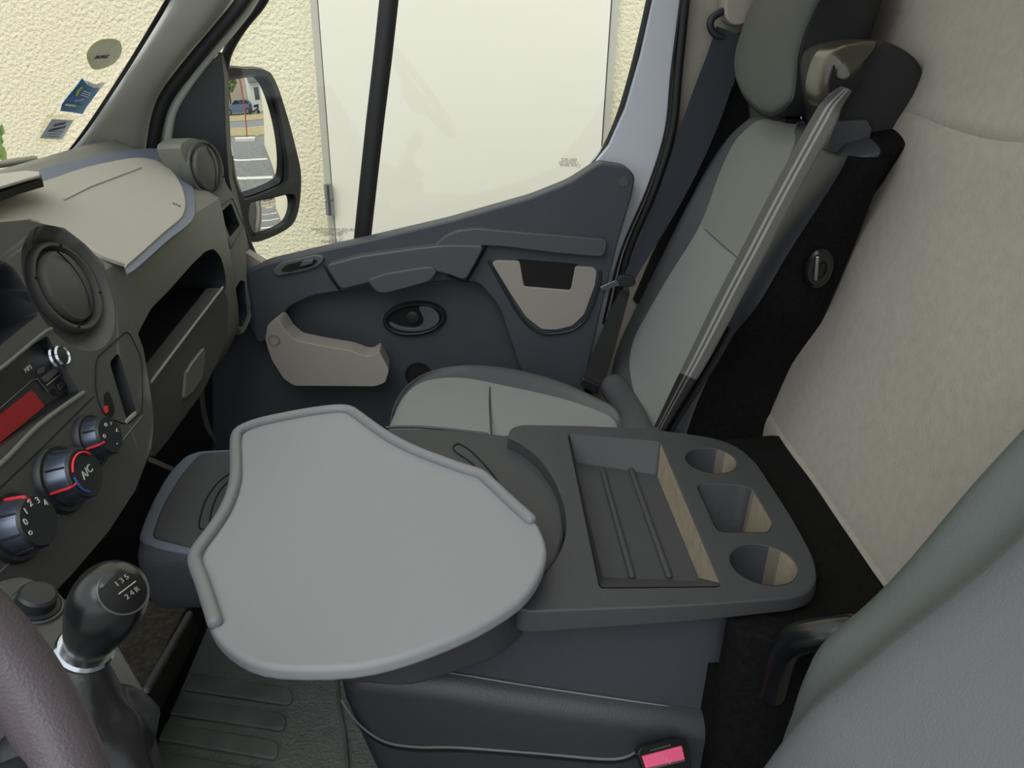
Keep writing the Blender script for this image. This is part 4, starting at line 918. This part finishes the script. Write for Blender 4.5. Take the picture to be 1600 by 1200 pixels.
lathe('pivot', [(.001, -.025), (.045, -.025), (.045, 0), (.001, 0)], (U(480, 800, PZ(.63)).x, U(480, 800, PZ(.63)).y, ZT-.012), (0, 0, 1), M_cons, tb, 32)

# ================================================================== CAR PARK behind (seen in the door mirror)
GZ = -.62
gd = slab('ground', [V((-12, -6, GZ)), V((60, -6, GZ)), V((60, 40, GZ)), V((-12, 40, GZ))], (0, 0, -.05), mat('asphalt', (132, 132, 130), .9, (60, .6), var=.15, vscale=8)); tag(gd, kind='structure')
M_pw = mat('road_paint', (232, 230, 220), .8); M_grass = mat('dry_grass', (176, 160, 118), .95, (30, 1), var=.2, vscale=6, bd=.02)
M_asp = mat('asphalt_path', (150, 150, 152), .9)
def flat(nm, x0, x1, y0, y1, h, m, **k):
    return tag(slab(nm, [V((x0, y0, GZ+h)), V((x1, y0, GZ+h)), V((x1, y1, GZ+h)), V((x0, y1, GZ+h))], (0, 0, -h), m), **k)
for x, d in ((2.2, 'nearest the van'), (3.2, 'second from the van'), (4.6, 'in front of the kerb')):
    flat('parking_line', x, x+.14, .3, 2.8, .004, M_pw, label='white painted parking line on the asphalt, '+d, cat='road marking')
flat('kerb', 7.2, 7.5, 1.4, 2.5, .12, M_pw, label='short white kerb edge at the foot of the red pole', cat='kerb')
flat('grass_verge', 8.3, 11.0, -4, 6, .05, M_grass, label='strip of dry grass behind the white kerb', cat='grass')
flat('grass_verge', 14.5, 19.5, -4, 9, .06, M_grass, label='far patch of dry grass in front of the parked car', cat='grass')
pl_ = tube('lamp_pole', [V((7.6, 2.05, GZ)), V((7.6, 2.05, 4.5))], .035, mat('red_pole_paint', (170, 70, 66), .5), None, n=12); tag(pl_, 'tall thin red pole standing behind the kerb', 'pole')
# parked car, broadside
car = root('parked_car', (21, 1.5, GZ), 'blue grey hatchback parked beyond the dry grass', 'car')
M_cb = mat('car_blue_grey', (96, 116, 140), .3, coat=.5); M_cg = mat('car_glass', (40, 48, 56), .1)
side = [(-2.0, .35), (-1.98, .75), (-1.7, .95), (-1.0, 1.02), (-.45, 1.42), (.6, 1.5), (1.5, 1.42), (1.95, .95), (2.0, .4), (1.6, .25), (-1.6, .25)]
sp2 = rnd([V((20.2, 1.5+a_, GZ+b_)) for a_, b_ in side], .12, 4)
slab('car_body', sp2, (1.65, 0, 0), M_cb, car, .06)
for w0 in ([(-.85, 1.02), (-.40, 1.36), (.30, 1.40), (.30, 1.02)], [(.40, 1.02), (.40, 1.40), (1.2, 1.38), (1.6, 1.05)]):
    slab('side_window', rnd([V((20.19, 1.5+a_, GZ+b_)) for a_, b_ in w0], .05, 3), (.02, 0, 0), M_cg, car)
for yy in (-1.25, 1.25):
    for xx in (20.25, 21.7):
        wh = lathe('wheel', [(.001, -.1), (.30, -.1), (.32, -.06), (.32, .06), (.30, .1), (.001, .1)], (xx, 1.5+yy, GZ+.32), (1, 0, 0), M_rub, car, 24)
        lathe('hubcap', [(.001, -.02), (.20, -.02), (.20, .0), (.001, .02)], (xx-.1, 1.5+yy, GZ+.32), (1, 0, 0), M_metal, wh, 16)
sct = root('scooter', (19.3, 3.6, GZ), 'dark scooter parked beside the blue grey hatchback', 'scooter')
for yy in (-.55, .55): lathe('wheel', [(.001, -.05), (.2, -.05), (.22, 0), (.2, .05), (.001, .05)], (19.3, 3.6+yy, GZ+.22), (1, 0, 0), M_rub, sct, 20)
tube('frame', spl([V((19.3, 3.1, GZ+.95)), V((19.3, 3.15, GZ+.5)), V((19.3, 3.4, GZ+.3)), V((19.3, 3.8, GZ+.4)), V((19.3, 4.2, GZ+.6))], 4), .1, M_blk, sct, n=10)
tube('saddle', [V((19.3, 3.65, GZ+.75)), V((19.3, 4.2, GZ+.8))], .12, M_rub, sct, n=10)
tube('handlebar', [V((19.0, 3.1, GZ+1.0)), V((19.6, 3.1, GZ+1.0))], .025, M_metal, sct, n=8)
# buildings
b1 = root('gable_house', (33, 2, GZ), 'beige gabled building at the far end of the car park', 'building')
slab('wall', [V((32, -1.5, GZ)), V((32, 6, GZ)), V((32, 6, 6)), V((32, 2.2, 8.5)), V((32, -1.5, 6))], (6, 0, 0), mat('beige_render', (190, 176, 156), .9), b1)
b2 = root('white_house', (24, 5, GZ), 'white two storey building with a porch roof beside the parked scooter', 'building')
slab('wall', [V((23, 3.7, GZ)), V((23, 9, GZ)), V((23, 9, 7)), V((23, 3.7, 7))], (9, 0, 0), mat('white_render', (230, 226, 214), .9), b2)
for z in (.6, 3.4): slab('window', [V((22.97, 4.3, z)), V((22.97, 5.1, z)), V((22.97, 5.1, z+1.3)), V((22.97, 4.3, z+1.3))], (.02, 0, 0), M_cg, b2)
slab('porch_roof', [V((21.6, 3.5, 2.3)), V((23, 3.5, 2.8)), V((23, 5.6, 2.8)), V((21.6, 5.6, 2.3))], (0, 0, .12), M_seal, b2)
tr = root('tree', (25, .3, GZ), 'leafy green tree behind the parked car', 'tree')
tube('trunk', [V((25, .3, GZ)), V((25, .35, 2)), V((25.1, .2, 4))], [.16, .13, .08], mat('bark', (92, 78, 62), .9), tr, n=10)
M_leaf = mat('leaves', (112, 138, 70), .8, var=.3, vscale=3)
vs, fs = [], []
for k in range(900):
    th, ph = random.uniform(0, 2*pi), random.uniform(-1, 1); r = random.uniform(.5, 1)**.5
    c = V((25+1.9*r*cos(th)*math.sqrt(1-ph*ph), .3+1.9*r*sin(th)*math.sqrt(1-ph*ph), 3.9+2.3*r*ph))
    a1 = V((random.uniform(-1, 1), random.uniform(-1, 1), random.uniform(-1, 1))).normalized()*.22; a2 = a1.cross(V((random.uniform(-1, 1), random.uniform(-1, 1), random.uniform(-1, 1)))).normalized()*.14
    n0 = len(vs); vs += [c-a1, c+a2, c+a1, c-a2]; fs.append((n0, n0+1, n0+2, n0+3))
mob('foliage', vs, fs, M_leaf, tr, smooth=False, recalc=False)
# small climbing plant outside at the left
vine = root('climbing_plant', D(-4, 250, 2.6), 'thin green shoots of a plant against the stucco wall at the left edge', 'plant')
for pts in ([(-14, 262), (-2, 236), (1, 214), (-1, 204)], [(-20, 225), (-4, 238), (5, 250), (10, 258)], [(-6, 215), (3, 232), (4, 245)]):
    P = [D(x, y, 2.55) for x, y in pts]; tube('stem', spl(P, 4), .004, M_grass, vine, n=6)
for (x, y) in ((-3, 211), (0, 220), (-1, 228), (5, 240), (-4, 246), (2, 205), (7, 252)):
    c = D(x, y, 2.54); slab('leaf', [c+V((-.008, 0, -.02)), c+V((.010, 0, -.004)), c+V((.006, .004, .022)), c+V((-.010, 0, .010))], (0, .002, 0), M_leaf, vine)
